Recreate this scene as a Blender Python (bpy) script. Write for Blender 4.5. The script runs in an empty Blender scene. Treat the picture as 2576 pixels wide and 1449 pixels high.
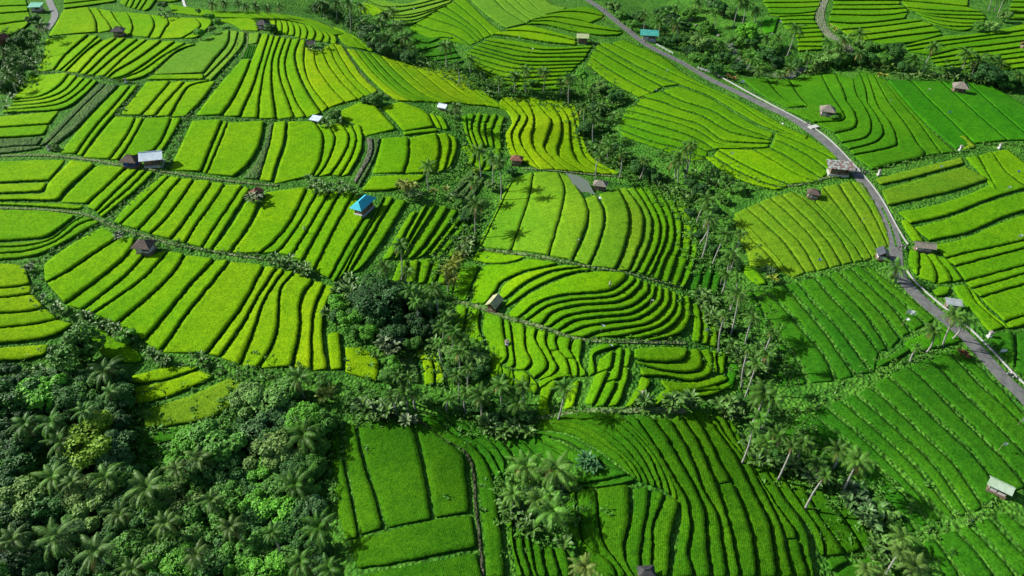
import bpy, bmesh, math, random
import numpy as np
from mathutils import Vector, Matrix, Quaternion
PI = math.pi
R = math.radians
rng = np.random.default_rng(7)
random.seed(11)
sc = bpy.context.scene
C = sc.collection

# ------------------------------------------------------------------ camera
CAMH = 110.0; PITCH = R(40.0); F = 1024*24/36
cam_d = bpy.data.cameras.new('camera'); cam_d.lens = 24; cam_d.sensor_width = 36
cam_d.clip_start = 0.5; cam_d.clip_end = 8000
cam = bpy.data.objects.new('camera', cam_d); C.objects.link(cam)
cam.location = (0, 0, CAMH); cam.rotation_euler = (PI/2-PITCH, 0, 0)
sc.camera = cam
sc.render.resolution_x = 1024; sc.render.resolution_y = 576

def tpx(tile, pts):
    """survey-sheet coordinates (3 x 3 sheets of 2576 x 1449) to picture pixels"""
    a = np.array(pts, float).reshape(-1, 2)
    c, r = int(tile[0]), int(tile[1])
    return np.stack([(c*2576+a[:, 0])/7.546875, (r*1449+a[:, 1])/7.546875], 1)
def rays(uv):
    x = (uv[:, 0]-512)/F; y = (288-uv[:, 1])/F
    return np.stack([x, math.cos(PITCH)+y*math.sin(PITCH), -math.sin(PITCH)+y*math.cos(PITCH)], 1)
def flat(tile, pts):
    d = rays(tpx(tile, pts)); t = CAMH/-d[:, 2]
    return d[:, :2]*t[:, None]

# ------------------------------------------------------------------ relief of the land
def seglist(chains):
    S = []
    for depth, sig, ch in chains:
        P = np.concatenate([flat(t, p) for t, p in ch])
        for a, b in zip(P[:-1], P[1:]): S.append((depth, sig, a, b))
    return S
GULLY_CH = [
 (5.0, 13, [('10', [-200,40, 150,180, 420,380, 700,520, 1080,690, 1500,740, 1850,760, 1900,1000, 2050,1230]),
            ('20', [-200,1330]), ('21', [60,150, 180,500, 330,850, 480,1200]), ('22', [560,150, 800,560, 1180,820, 1450,1100, 1600,1400, 1700,1700])]),
 (5.0, 15, [('20', [-300,-60, 100,180, 420,420, 800,560, 1300,470, 1700,540, 2300,600, 2800,700])]),
 (4.5, 12, [('10', [1080,1200]), ('11', [1080,120, 900,420, 700,760, 680,1100, 900,1300]), ('12', [1000,150, 1250,330])]),
 (4.0, 12, [('00', [-100,300, 200,420, 60,700])]),
 (3.0, 10, [('12', [1300,600, 1500,900, 1650,1300, 1800,1500])]),
]
SEG = seglist(GULLY_CH)
SEGG = {}
for _d, _s in sorted({(q[0], q[1]) for q in SEG}):
    _A = np.array([q[2] for q in SEG if (q[0], q[1]) == (_d, _s)]); _B = np.array([q[3] for q in SEG if (q[0], q[1]) == (_d, _s)])
    SEGG[(_d, _s)] = (_A, _B-_A, np.maximum(((_B-_A)**2).sum(1), 1e-6))
def bump_pt(tile, x, y, h, sig):
    p = flat(tile, [x, y])[0]; return (h, sig, p)
BUMPS = [bump_pt('00', 2100, 500, 3.5, 45), bump_pt('10', 700, 700, 3.0, 30), bump_pt('20', 1350, 650, 3.0, 28),
         bump_pt('11', 1900, 700, 2.5, 28), bump_pt('02', 900, 900, -6, 30), bump_pt('02', 2000, 900, -4, 20),
         bump_pt('02', 100, 300, -5, 25), bump_pt('12', 2100, 300, 2.0, 22), bump_pt('10', 1500, 80, 3, 40)]
def H(x, y):
    x = np.asarray(x, float); y = np.asarray(y, float)
    h = 1.3*np.sin(x/47+1.0)*np.sin(y/61+.5) + .5*np.sin(x/19+y/23)
    for hh, sg, p in BUMPS:
        h = h + hh*np.exp(-((x-p[0])**2+(y-p[1])**2)/(2*sg*sg))
    sh = h.shape; xf = x.ravel(); yf = y.ravel(); hf = h.ravel().copy()
    for (dp, sg), (A_, AB_, L_) in SEGG.items():
        for s in range(0, len(xf), 20000):
            xx = xf[s:s+20000, None]; yy = yf[s:s+20000, None]
            t = np.clip(((xx-A_[:, 0])*AB_[:, 0]+(yy-A_[:, 1])*AB_[:, 1])/L_, 0, 1)
            d2 = ((xx-A_[:, 0]-t*AB_[:, 0])**2+(yy-A_[:, 1]-t*AB_[:, 1])**2).min(1)
            hf[s:s+20000] -= dp*np.exp(-d2/(2*sg*sg))
    h = hf.reshape(sh)
    return h
def drop(uv, z=0.0):
    """points where the view rays meet the land (raised by z)"""
    d = rays(uv); t = (CAMH-z)/-d[:, 2]
    for k in range(14):
        p = d*t[:, None]
        hh = H(p[:, 0], p[:, 1])+z
        t = t*.35+.65*(CAMH-hh)/-d[:, 2]
    p = d*t[:, None]; p[:, 2] = H(p[:, 0], p[:, 1])+z
    return p
def at(tile, x, y, z=0.0): return Vector(drop(tpx(tile, [x, y]), z)[0])
def mpp(p):
    """metres per survey-sheet pixel at a point"""
    depth = p.y*math.cos(PITCH)+(CAMH-p.z)*math.sin(PITCH)
    return depth/F/7.546875
def Hs(x, y): return float(H(np.array([x]), np.array([y]))[0])

def smooth(P, step):
    """Catmull-Rom through the points, resampled every `step`"""
    P = np.asarray(P, float)
    if len(P) > 2:
        Q = np.concatenate([[2*P[0]-P[1]], P, [2*P[-1]-P[-2]]]); out = []
        for i in range(1, len(Q)-2):
            p0, p1, p2, p3 = Q[i-1], Q[i], Q[i+1], Q[i+2]
            for t in np.linspace(0, 1, 8, endpoint=False):
                out.append(.5*((2*p1)+(p2-p0)*t+(2*p0-5*p1+4*p2-p3)*t*t+(3*p1-p0-3*p2+p3)*t**3))
        out.append(P[-1]); P = np.array(out)
    if step is None: return P
    return resample(P, max(2, int(round(plen(P)/step))+1))
def plen(P): return float(np.sqrt((np.diff(P, axis=0)**2).sum(1)).sum())
def resample(P, n):
    s = np.concatenate([[0], np.cumsum(np.sqrt((np.diff(P, axis=0)**2).sum(1)))])
    q = np.linspace(0, s[-1], n)
    return np.stack([np.interp(q, s, P[:, k]) for k in range(P.shape[1])], 1)

# ------------------------------------------------------------------ objects
def new_obj(name, me, parent=None):
    o = bpy.data.objects.new(name, me); C.objects.link(o)
    if parent: o.parent = parent
    return o
def tag(o, label=None, cat=None, group=None, kind=None):
    if label: o['label'] = label
    if cat: o['category'] = cat
    if group: o['group'] = group
    if kind: o['kind'] = kind
    return o
def thing(name, label, cat, loc=(0, 0, 0), rz=0, group=None):
    o = new_obj(name, None); o.location = loc; o.rotation_euler = (0, 0, rz); o.empty_display_size = .3
    return tag(o, label, cat, group)
def mesh(name, V, Fc, mats, idx=None, smooth_=False):
    me = bpy.data.meshes.new(name); me.from_pydata([tuple(map(float, v)) for v in V], [], [tuple(f) for f in Fc])
    for m in mats: me.materials.append(m)
    if idx is not None: me.polygons.foreach_set('material_index', idx)
    me.polygons.foreach_set('use_smooth', [bool(smooth_)]*len(me.polygons))
    me.update(); return me
class MB:
    """collects shapes for one mesh part"""
    def __init__(s): s.V = []; s.F = []; s.I = []; s.m = 0
    def add(s, V, Fc):
        n = len(s.V); s.V += [tuple(v) for v in V]; s.F += [tuple(i+n for i in f) for f in Fc]; s.I += [s.m]*len(Fc); return s
    def box(s, c, d, rz=0, tilt=None):
        x, y, z = [k/2 for k in d]
        V = [Vector((a*x, b*y, e*z)) for a in (-1, 1) for b in (-1, 1) for e in (-1, 1)]
        if tilt: V = [tilt @ v for v in V]
        if rz: V = [Matrix.Rotation(rz, 3, 'Z') @ v for v in V]
        V = [v+Vector(c) for v in V]
        return s.add(V, [(0, 1, 3, 2), (4, 6, 7, 5), (0, 4, 5, 1), (2, 3, 7, 6), (0, 2, 6, 4), (1, 5, 7, 3)])
    def tube(s, P, rad, n=7, cap=True):
        P = [Vector(p) for p in P]
        if not hasattr(rad, '__len__'): rad = [rad]*len(P)
        V = []; Fc = []
        for i, p in enumerate(P):
            t = (P[min(i+1, len(P)-1)]-P[max(i-1, 0)]).normalized()
            u = t.orthogonal().normalized() if i == 0 else (u-t*u.dot(t)).normalized()
            w = t.cross(u)
            for k in range(n):
                a = 2*PI*k/n; V.append(p+(u*math.cos(a)+w*math.sin(a))*rad[i])
        for i in range(len(P)-1):
            for k in range(n):
                a = i*n+k; b = i*n+(k+1) % n; Fc.append((a, b, b+n, a+n))
        if cap: Fc.append(tuple(range(n))[::-1]); Fc.append(tuple(range((len(P)-1)*n, len(P)*n)))
        return s.add(V, Fc)
    def ball(s, c, r, sq=(1, 1, 1), n=8):
        V = []; Fc = []
        for i in range(n//2+1):
            th = PI*i/(n//2)
            for k in range(n):
                a = 2*PI*k/n
                V.append(Vector(c)+Vector((math.sin(th)*math.cos(a)*sq[0], math.sin(th)*math.sin(a)*sq[1], math.cos(th)*sq[2]))*r)
        for i in range(n//2):
            for k in range(n):
                a = i*n+k; b = i*n+(k+1) % n; Fc.append((a, a+n, b+n, b))
        return s.add(V, Fc)
    def build(s, name, mats, parent=None, sm=False):
        if not isinstance(mats, (list, tuple)): mats = [mats]
        return new_obj(name, mesh(name, s.V, s.F, mats, s.I, sm), parent)

# ------------------------------------------------------------------ materials
def mat(name, rough=.7, spec=.3):
    m = bpy.data.materials.new(name); m.use_nodes = True; nt = m.node_tree
    b = nt.nodes['Principled BSDF']; b.inputs['Roughness'].default_value = rough
    b.inputs['Specular IOR Level'].default_value = spec
    return m, nt, b
def nd(nt, t, **kw):
    n = nt.nodes.new(t)
    for k, v in kw.items():
        if k in n.inputs: n.inputs[k].default_value = v
        else: setattr(n, k, v)
    return n
def noise(nt, scale, detail=3, coord=None, rough=.6):
    n = nd(nt, 'ShaderNodeTexNoise'); n.inputs['Scale'].default_value = scale; n.inputs['Detail'].default_value = detail
    n.inputs['Roughness'].default_value = rough
    if coord: nt.links.new(coord, n.inputs['Vector'])
    return n
def ramp(nt, fac, stops):
    r = nt.nodes.new('ShaderNodeValToRGB'); e = r.color_ramp.elements
    while len(e) > len(stops): e.remove(e[-1])
    while len(e) < len(stops): e.new(.5)
    for el, (p, c) in zip(e, stops): el.position = p; el.color = (*c, 1)
    nt.links.new(fac, r.inputs[0]); return r
def mix(nt, a, b, fac, mode='MIX'):
    m = nt.nodes.new('ShaderNodeMix'); m.data_type = 'RGBA'; m.blend_type = mode
    for s, i in ((a, 6), (b, 7)):
        if hasattr(s, 'is_linked'): nt.links.new(s, m.inputs[i])
        else: m.inputs[i].default_value = (*s, 1)
    if hasattr(fac, 'is_linked'): nt.links.new(fac, m.inputs[0])
    else: m.inputs[0].default_value = fac
    return m.outputs[2]
def bump(nt, b, h, strength, dist):
    n = nt.nodes.new('ShaderNodeBump'); n.inputs['Strength'].default_value = strength; n.inputs['Distance'].default_value = dist
    nt.links.new(h, n.inputs['Height']); nt.links.new(n.outputs[0], b.inputs['Normal'])
def geo(nt):
    return nt.nodes.new('ShaderNodeNewGeometry').outputs['Position']
def lin(c, k): return tuple(v*k for v in c)

def rice_mat(name, base, ripe, rows=0.0, row_ang=0):
    m, nt, b = mat(name, .9, .04)
    g = geo(nt)
    n1 = noise(nt, .035, 3, g); n2 = noise(nt, .35, 3, g); n3 = noise(nt, 2.6, 3, g, .75)
    r1 = ramp(nt, n1.outputs[0], [(.36, base), (.62, ripe)])
    c = mix(nt, r1.outputs[0], lin(base, .78), ramp(nt, n2.outputs[0], [(.42, (.0, .0, .0)), (.68, (.55, .55, .55))]).outputs[0])
    c = mix(nt, c, ramp(nt, n3.outputs[0], [(.32, (.45, .52, .4)), (.5, (1, 1, 1)), (.68, (1.4, 1.35, 1.4))]).outputs[0], 1.0, 'MULTIPLY')
    n4 = noise(nt, .11, 5, g, .65); n5 = noise(nt, .9, 3, g, .7)
    c = mix(nt, c, ramp(nt, n4.outputs[0], [(.60, (1, 1, 1)), (.70, (.70, .80, .8))]).outputs[0], .8, 'MULTIPLY')
    c = mix(nt, c, ramp(nt, n5.outputs[0], [(.34, (.72, .80, .75)), (.5, (1, 1, 1)), (.68, (1.22, 1.12, 1.1))]).outputs[0], .8, 'MULTIPLY')
    hh = n3.outputs[0]
    if rows:
        w = nt.nodes.new('ShaderNodeTexWave'); w.wave_type = 'BANDS'; w.bands_direction = 'X'
        w.inputs['Scale'].default_value = rows; w.inputs['Distortion'].default_value = 1.6; w.inputs['Detail'].default_value = 2
        mp = nt.nodes.new('ShaderNodeMapping'); mp.inputs['Rotation'].default_value[2] = R(row_ang)
        nt.links.new(g, mp.inputs[0]); nt.links.new(mp.outputs[0], w.inputs[0])
        c = mix(nt, c, ramp(nt, w.outputs[1], [(.1, (.62, .64, .6)), (.5, (1.1, 1.1, 1.1))]).outputs[0], .75, 'MULTIPLY')
    at_ = nt.nodes.new('ShaderNodeAttribute'); at_.attribute_name = 'ripeness'
    c = mix(nt, c, ramp(nt, at_.outputs['Fac'], [(0, (.80, .90, .9)), (.5, (1, 1, 1)), (1, (1.22, 1.07, 1))]).outputs[0], 1.0, 'MULTIPLY')
    nt.links.new(c, b.inputs['Base Color'])
    bump(nt, b, hh, .8, .25)
    return m
def bank_mat(name, c1, c2, c3):
    m, nt, b = mat(name, .85, .1); g = geo(nt)
    n1 = noise(nt, .12, 4, g); n2 = noise(nt, 1.8, 4, g, .7)
    c = ramp(nt, n1.outputs[0], [(.35, c1), (.6, c2)]).outputs[0]
    c = mix(nt, c, c3, ramp(nt, n2.outputs[0], [(.55, (0, 0, 0)), (.72, (.6, .6, .6))]).outputs[0])
    vo = nt.nodes.new('ShaderNodeTexVoronoi'); vo.inputs['Scale'].default_value = 1.3; nt.links.new(g, vo.inputs['Vector'])
    n3 = noise(nt, .45, 4, g, .7)
    c = mix(nt, c, ramp(nt, vo.outputs[0], [(.1, (1.35, 1.3, 1.3)), (.55, (.5, .55, .5))]).outputs[0], .8, 'MULTIPLY')
    c = mix(nt, c, ramp(nt, n3.outputs[0], [(.36, (.55, .6, .5)), (.6, (1.25, 1.2, 1.2))]).outputs[0], .8, 'MULTIPLY')
    nt.links.new(c, b.inputs['Base Color']); bump(nt, b, vo.outputs[0], 1.0, -.5)
    return m
MAT = {}
MAT['lime'] = rice_mat('rice_lime', (.105, .285, .002), (.155, .32, .002))
MAT['yellow'] = rice_mat('rice_ripening', (.138, .305, .002), (.20, .33, .003))
MAT['mid'] = rice_mat('rice_green', (.072, .225, .003), (.105, .26, .003))
MAT['deep'] = rice_mat('rice_deep', (.021, .118, .005), (.040, .158, .005))  # deep green rice, colour also darkened for dimmer light at bottom and right
MAT['rows'] = rice_mat('rice_in_rows', (.026, .118, .003), (.052, .162, .003), 1.0, 8)  # row-planted rice; duller light of the lower slopes is put into its colour
MAT['fresh'] = rice_mat('rice_fresh', (.026, .165, .004), (.04, .20, .004))
MAT['meadow'] = rice_mat('rice_meadow', (.040, .165, .004), (.060, .20, .004))
MAT['light'] = rice_mat('rice_light', (.105, .262, .009), (.145, .295, .010))
MAT['olive'] = rice_mat('rice_olive', (.092, .215, .008), (.132, .245, .009))
MAT['pale'] = rice_mat('rice_pale', (.10, .245, .016), (.13, .27, .018))
MAT['fallow'] = bank_mat('fallow_grass', (.05, .13, .025), (.085, .16, .04), (.12, .17, .07))
MAT['bank'] = bank_mat('bank_grass', (.016, .075, .006), (.032, .12, .010), (.06, .17, .02))
MAT['ground'] = bank_mat('ground_grass', (.036, .155, .012), (.085, .25, .022), (.14, .29, .05))
MAT['mud'] = bank_mat('wet_field', (.10, .12, .08), (.16, .17, .12), (.2, .2, .16))
# ------------------------------------------------------------------ the land
def axis(a, b, step, far, grow=1.35):
    c = list(np.arange(a, b+step/2, step)); s = step; lo = a; hi = b; L = []; Hh = []
    while lo > -far: s *= grow; lo -= s; L.append(lo)
    s = step
    while hi < far: s *= grow; hi += s; Hh.append(hi)
    return np.array(L[::-1]+c+Hh)
def land():
    xs = axis(-330, 330, 2.0, 3500); ys = axis(20, 420, 2.0, 3500)
    X, Y = np.meshgrid(xs, ys); Z = H(X, Y)-.12
    Z = Z + .12*np.sin(X*1.7+np.sin(Y*.9))*np.sin(Y*1.3)
    nx, ny = len(xs), len(ys)
    V = np.stack([X.ravel(), Y.ravel(), Z.ravel()], 1)
    i = np.arange(nx-1)[None, :]+np.arange(ny-1)[:, None]*nx
    Fq = np.stack([i, i+1, i+nx+1, i+nx], -1).reshape(-1, 4)
    me = bpy.data.meshes.new('ground'); me.vertices.add(len(V)); me.vertices.foreach_set('co', V.ravel())
    me.loops.add(Fq.size); me.loops.foreach_set('vertex_index', Fq.ravel())
    me.polygons.add(len(Fq)); me.polygons.foreach_set('loop_start', np.arange(0, Fq.size, 4)); 
    me.polygons.foreach_set('use_smooth', np.ones(len(Fq), bool))
    me.update(calc_edges=True); me.validate(); me.materials.append(MAT['ground'])
    tag(new_obj('ground', me), 'grassy hillside ground of banks, ditches and gullies under the terraces', None, None, 'structure')
land()

def vnoise(x, y, s):
    return (np.sin(x*s*1.3+1.7*np.sin(y*s*.9))+np.sin(y*s*1.1+2.1*np.sin(x*s*.7+1)))*.5

def field(label, tile, m, lines, gap=.9, dz=.9, ins=None, cuts=None, base=.5, cross=None):
    """a family of terraced plots between traced banks; every later bank lies on the low side"""
    L = []; tap = []
    if gap >= .7: gap = .08+gap*.44 if gap < 1.4 or dz > .3 else gap
    dz *= .68; base *= .72
    for ln in lines.split('|'):
        ln = ln.strip(); ta = ln.startswith('^'); tb = ln.endswith('_')
        if ln.startswith('+'):
            L.append(int(ln[1:])); tap.append(None); continue
        p = [float(v) for v in ln.strip('^_ ').split()]
        px = smooth(tpx(tile, p), None)
        L.append(drop(px)[:, :2]); tap.append((ta, tb))
    # banks between traced ones
    A = []; T = []
    for k, l in enumerate(L):
        if isinstance(l, int):
            a = resample(L[k-1], 60); b = resample(L[k+1], 60)
            for q in range(l):
                f = (q+1)/(l+1)+random.uniform(-.12, .12)/(l+1); A.append(a*(1-f)+b*f); T.append((False, False))
        else: A.append(l); T.append(tap[k])
    V = []; Fc = []; I = []
    ph = random.uniform(0, 50)
    for s in range(len(A)-1):
        a, b = A[s], A[s+1]
        n = int(max(plen(a), plen(b))/.6)+2; n = max(4, min(n, 260))
        a = resample(a, n); b = resample(b, n)
        segs = [0]+list((cuts or {}).get(s, []))+[1]
        zo = random.uniform(-.05, .05)
        for c0, c1 in zip(segs[:-1], segs[1:]):
            i0, i1 = int(c0*(n-1)), int(c1*(n-1))
            if i1-i0 < 3: continue
            aa, bb = a[i0:i1+1].copy(), b[i0:i1+1].copy()
            def trim(P):
                Lp = plen(P); g = min(gap*.38, Lp*.2)
                ss = np.concatenate([[0], np.cumsum(np.sqrt((np.diff(P, axis=0)**2).sum(1)))])
                q = np.linspace(g, ss[-1]-g, len(P)) if ss[-1] > 1e-6 else ss
                return np.stack([np.interp(q, ss, P[:, k]) for k in range(2)], 1)
            aa, bb = trim(aa), trim(bb); nn = len(aa)
            w = np.sqrt(((bb-aa)**2).sum(1))+1e-6
            u = np.linspace(c0, c1, nn)
            def tp(t): 
                f = np.ones(nn)
                if t[0]: f *= np.clip(u/.3, .12, 1)
                if t[1]: f *= np.clip((1-u)/.3, .12, 1)
                return f
            ta, tb = tp(T[s]), tp(T[s+1])
            j1 = vnoise(aa[:, 0]+ph, aa[:, 1], .8)*.09+rng.uniform(-.09, .09, nn)
            j2 = vnoise(bb[:, 0]+ph, bb[:, 1], .9)*.09+rng.uniform(-.09, .09, nn)
            wv = 1+.45*vnoise(aa[:, 0], aa[:, 1]+ph, .22)
            fa = np.minimum((gap*.28*ta*wv+j1)/w, .40); fb = np.minimum((gap*.56*tb*wv+j2)/w, .42)
            fa = np.maximum(fa, .03/w); fb = np.maximum(fb, .03/w)
            # round the corners a little
            k = min(2, nn//4)
            for q in range(k):
                e = (1-(q/k))**2*.25
                for fx in (fa, fb):
                    fx[q] = min(fx[q]+e/w[q], .44); fx[nn-1-q] = min(fx[nn-1-q]+e/w[nn-1-q], .44)
            M = int(min(16, max(2, w.mean()/1.1)))+1
            base_i = len(V); rowsz = M+1
            fr = np.linspace(0, 1, rowsz)
            for q in range(nn):
                f = fa[q]+(1-fa[q]-fb[q])*fr
                P = aa[q][None, :]*(1-f[:, None])+bb[q][None, :]*f[:, None]
                z = base+zo+dz*.5*(f*tb[q]-(1-f)*ta[q])
                V.append((P, z))
            for q in range(nn-1):
                for r in range(M):
                    i = base_i*0
            # collect
            P = np.concatenate([v[0] for v in V[base_i:]]); Z = np.concatenate([v[1] for v in V[base_i:]])
            del V[base_i:]
            FIELD_PARTS.append((P, Z, nn, rowsz)); 
    # assemble one mesh
    VV = []; FF = []; II = []; off = 0; RP = []
    for P, Z, nn, rs in FIELD_PARTS:
        h = H(P[:, 0], P[:, 1])
        grain = vnoise(P[:, 0]+ph, P[:, 1], 2.3)*.05+rng.uniform(-.05, .05, len(P))
        top = np.column_stack([P, h+Z+grain]); VV.append(top)
        idx = np.arange(nn*rs).reshape(nn, rs)+off
        q = np.stack([idx[:-1, :-1], idx[:-1, 1:], idx[1:, 1:], idx[1:, :-1]], -1).reshape(-1, 4)
        FF.append(q); II.append(np.zeros(len(q), int))
        loop = np.concatenate([idx[:, 0][::-1], idx[0, 1:], idx[1:, -1], idx[-1, 1:-1][::-1]])
        lp = top[loop-off]; cen = lp.mean(0)
        nx_ = np.roll(lp, -1, 0)-np.roll(lp, 1, 0); nrm = np.stack([-nx_[:, 1], nx_[:, 0]], 1); nrm /= (np.sqrt((nrm**2).sum(1))[:, None]+1e-6)
        area = .5*np.sum(lp[:, 0]*np.roll(lp[:, 1], -1)-np.roll(lp[:, 0], -1)*lp[:, 1])
        if area > 0: nrm = -nrm
        out = lp[:, :2]+nrm*.16
        off2 = off+len(top)
        mid = np.column_stack([lp[:, :2]+nrm*.05, lp[:, 2]-.28]); VV.append(mid)
        low = np.column_stack([out, H(out[:, 0], out[:, 1])-.35]); VV.append(low)
        RP.append(np.full(len(top)+2*len(lp), np.clip(random.gauss(.5, .22), 0, 1)))
        n = len(loop); k = np.arange(n); k2 = (k+1) % n
        s1 = np.stack([loop[k2], loop[k], off2+k, off2+k2], -1); s2 = np.stack([off2+k2, off2+k, off2+n+k, off2+n+k2], -1)
        FF += [s1, s2]; II += [np.zeros(n, int), np.ones(n, int)]
        off = off2+2*n
    SM_ = np.concatenate([np.full(len(q_), i_ % 3 == 0) for i_, q_ in enumerate(FF)]); V_ = np.concatenate(VV); F_ = np.concatenate(FF); I_ = np.concatenate(II)
    FIELD_PARTS.clear()
    me = bpy.data.meshes.new('rice_terrace'); me.vertices.add(len(V_)); me.vertices.foreach_set('co', V_.ravel())
    me.loops.add(F_.size); me.loops.foreach_set('vertex_index', F_.ravel())
    me.polygons.add(len(F_)); me.polygons.foreach_set('loop_start', np.arange(0, F_.size, 4))
    me.materials.append(MAT[m]); me.materials.append(MAT['bank'])
    me.polygons.foreach_set('material_index', I_); me.polygons.foreach_set('use_smooth', SM_)
    me.update(calc_edges=True); me.validate()
    at_ = me.attributes.new('ripeness', 'FLOAT', 'POINT'); rp = np.concatenate(RP)
    if len(rp) == len(me.vertices): at_.data.foreach_set('value', rp)
    o = new_obj('fallow_field' if m in ('fallow', 'mud') else 'rice_field', me)
    tag(o, label, None, None, 'stuff')
    return o
FIELD_PARTS = []

def ribbon(name, label, tile_pts, width, m, up=.02, kind='structure', lift=0, offset=0, thick=.12):
    """a strip of road or path following the land, with a real edge"""
    P = np.concatenate([tpx(t, p) for t, p in tile_pts])
    W = drop(smooth(P, None))[:, :2]; W = smooth(W[::4] if len(W) > 40 else W, 1.5)
    d = np.gradient(W, axis=0); d /= np.sqrt((d**2).sum(1))[:, None]+1e-6; nr = np.stack([-d[:, 1], d[:, 0]], 1)
    W = W+nr*offset
    cols = 5; V = []; Fc = []
    hc = H(W[:, 0], W[:, 1])
    for k in range(cols):
        t = (k/(cols-1)-.5)*width; Q = W+nr*t
        z = np.maximum(H(Q[:, 0], Q[:, 1]), hc-.1)+up+.02*(1-abs(2*k/(cols-1)-1))
        V.append(np.column_stack([Q, z]))
    lo = [np.column_stack([v[:, :2], v[:, 2]-thick-.3]) for v in (V[0], V[-1])]
    A = np.stack([lo[0]]+V+[lo[1]], 1); n = len(W); c = cols+2
    idx = np.arange(n*c).reshape(n, c)
    q = np.stack([idx[:-1, :-1], idx[1:, :-1], idx[1:, 1:], idx[:-1, 1:]], -1).reshape(-1, 4)[:, ::-1]
    me = mesh(name, A.reshape(-1, 3), q.tolist(), [m]); o = new_obj(name, me)
    if kind: tag(o, label, None, None, kind)
    return o, W, nr
# ------------------------------------------------------------------ traced terraces
f = field
# top left sheet
f('lime rice strips left of the top left farm road', '00', 'lime', '-60 -40 190 -25|-60 55 210 45|-60 112 215 90|-60 195 245 155|-60 290 80 268 180 222 245 150')
f('narrow rice terraces along the top edge right of the farm road', '00', 'mid', '485 -40 900 -50|480 35 640 15 880 -12|485 70 680 45 870 15')
f('small slanting rice strips at the top edge', '00', 'mid', '930 -30 905 20|990 -30 950 50|1035 -30 990 60|1085 -30 1025 70|1130 -30 1060 78|1195 -30 1140 60 1100 85', .8)
f('thin rice strip at the top edge beside the trees', '00', 'mid', '1190 -30 1350 -40|1190 15 1290 20 1370 5')
f('first row of lime rice plots under the top left road', '00', 'lime', '480 75 420 180 362 275|670 62 722 150 735 248|738 65 780 130 830 190 845 235|838 90 880 160 915 200 935 245|^960 95 990 155 1002 210 985 268|^1140 115 1160 165 1162 210 1125 287|^1260 130 1275 180 1250 215 1205 292|^1480 140 1515 185 1500 220 1380 292|^1590 150 1605 178 1560 230 1490 290', .9, .9)
f('rice slope running past the small trees to the palm wood', '00', 'lime', '1280 35 1600 82 2000 100 2350 150 2600 260|1300 100 1580 130 1920 145 2250 172 2520 270', .4, .1)
f('rice plot left of the white walled hut', '00', 'lime', '1600 155 1740 178 1825 232|1780 142 1920 152 1955 236', .4, .1)
f('short rice strips right of the white walled hut', '00', 'lime', '2020 130 2075 240|^2075 140 2085 200 2082 252|^2120 155 2132 210 2126 258|^2165 165 2178 220 2170 265|^2205 170 2225 225 2222 272|^2250 180 2268 235 2262 290|^2300 190 2322 245 2310 300|^2355 200 2380 255 2366 306|^2415 230 2440 275 2428 318|^2470 250 2492 290 2484 326|2520 265 2545 300 2540 338', .8, .8)
f('diagonal lime rice strips below the dark brown hut', '00', 'lime', '345 295 330 420 275 545|675 265 500 415 412 530|745 275 590 420 455 537|768 305 640 400 500 541|885 288 740 400 595 556|950 293 790 430 650 566|1045 298 850 450 710 572|1115 303 960 420 795 577|1225 310 1050 440 870 545 820 590|1325 318 1120 470 960 570 860 600|1410 330 1230 430 1070 540 895 605|1485 340 1330 395 1150 550 1020 606 905 612', .95, 1.1, cuts={0: [.55]})
f('broad pale rice plot above the bushy ditch', '00', 'pale', '1655 245 1400 370 1290 430 1150 562|1732 232 1720 330 1600 480 1540 556|1802 240 1750 380 1640 500 1545 592|1852 250 1832 350 1740 460 1600 612', .9, 1.0)
f('thin rice strip under the broad pale plot', '00', 'lime', '1150 570 1535 562|1112 606 1540 602', .5, .3)
f('lime rice strips left of the bushy ditch', '00', 'lime', '1110 615 1000 750 905 866|1290 618 1170 760 1065 876|1395 622 1270 760 1172 880|1590 612 1430 652 1358 752 1285 882|1628 625 1530 760 1405 886', .9, .9)
f('wedge of rice right of the bushy ditch', '00', 'lime', '1828 448 1640 660 1475 874|1893 452 1800 680 1675 872', .9)
f('small vegetable plot of low green rows', '00', 'deep', '1860 345 1828 440|1876 343 1845 441|1893 342 1864 441|1910 341 1880 442|1928 340 1896 443|1946 339 1912 443', .5, .0, base=.2)
f('pale square plot above the vegetable rows', '00', 'pale', '1880 252 1868 335|1968 250 1945 333', .5)
f('long curving lime rice strips on the hilltop', '00', 'lime', '1978 255 1900 450 1800 680 1682 876|2030 265 1960 500 1900 680 1810 886|2072 275 2002 500 1965 700 1948 896|2115 280 2058 450 2050 650 2087 902|2158 290 2102 470 2130 650 2225 892|2200 295 2150 480 2190 650 2240 780 2312 886|2265 300 2222 430 2270 600 2350 750 2432 862', .95, 1.0)
f('yellowest rice strip on the hilltop', '00', 'yellow', '2268 302 2232 430 2280 600 2360 745 2432 850|2305 310 2298 500 2350 650 2480 820', .5, .5)
f('yellow green rice sweeping down to the palm hollow', '10', 'yellow', '-270 350 -275 500 -225 650 -95 818|-205 385 -185 500 -95 640 30 775|-145 375 -90 500 0 620 130 755|-95 350 -30 490 60 610 180 730|-60 330 30 490 130 620 240 715|8 350 85 470 180 600 275 690', .45, .4)
f('smooth lime slope above the curving strips', '10', 'yellow', '40 372 180 555 330 700 420 762|110 385 250 560 420 710 540 770', .4, .2)
f('grassy banded rice slope beside the palm hollow', '10', 'mid', '110 385 250 560 420 710 540 770|160 392 320 580 470 705 640 770|220 405 380 580 540 710 700 775|300 425 430 560 600 700 760 785', .45, .2)
f('wide yellow rice spur between two palm hollows', '10', 'yellow', '300 425 430 560 600 700 760 785|400 455 540 590 690 710 850 775|520 485 660 600 800 710 960 790|650 512 780 610 930 720 1100 800|800 520 900 610 1060 730 1200 820|900 545 1010 640 1120 730 1260 840', .3, .15)
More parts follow.
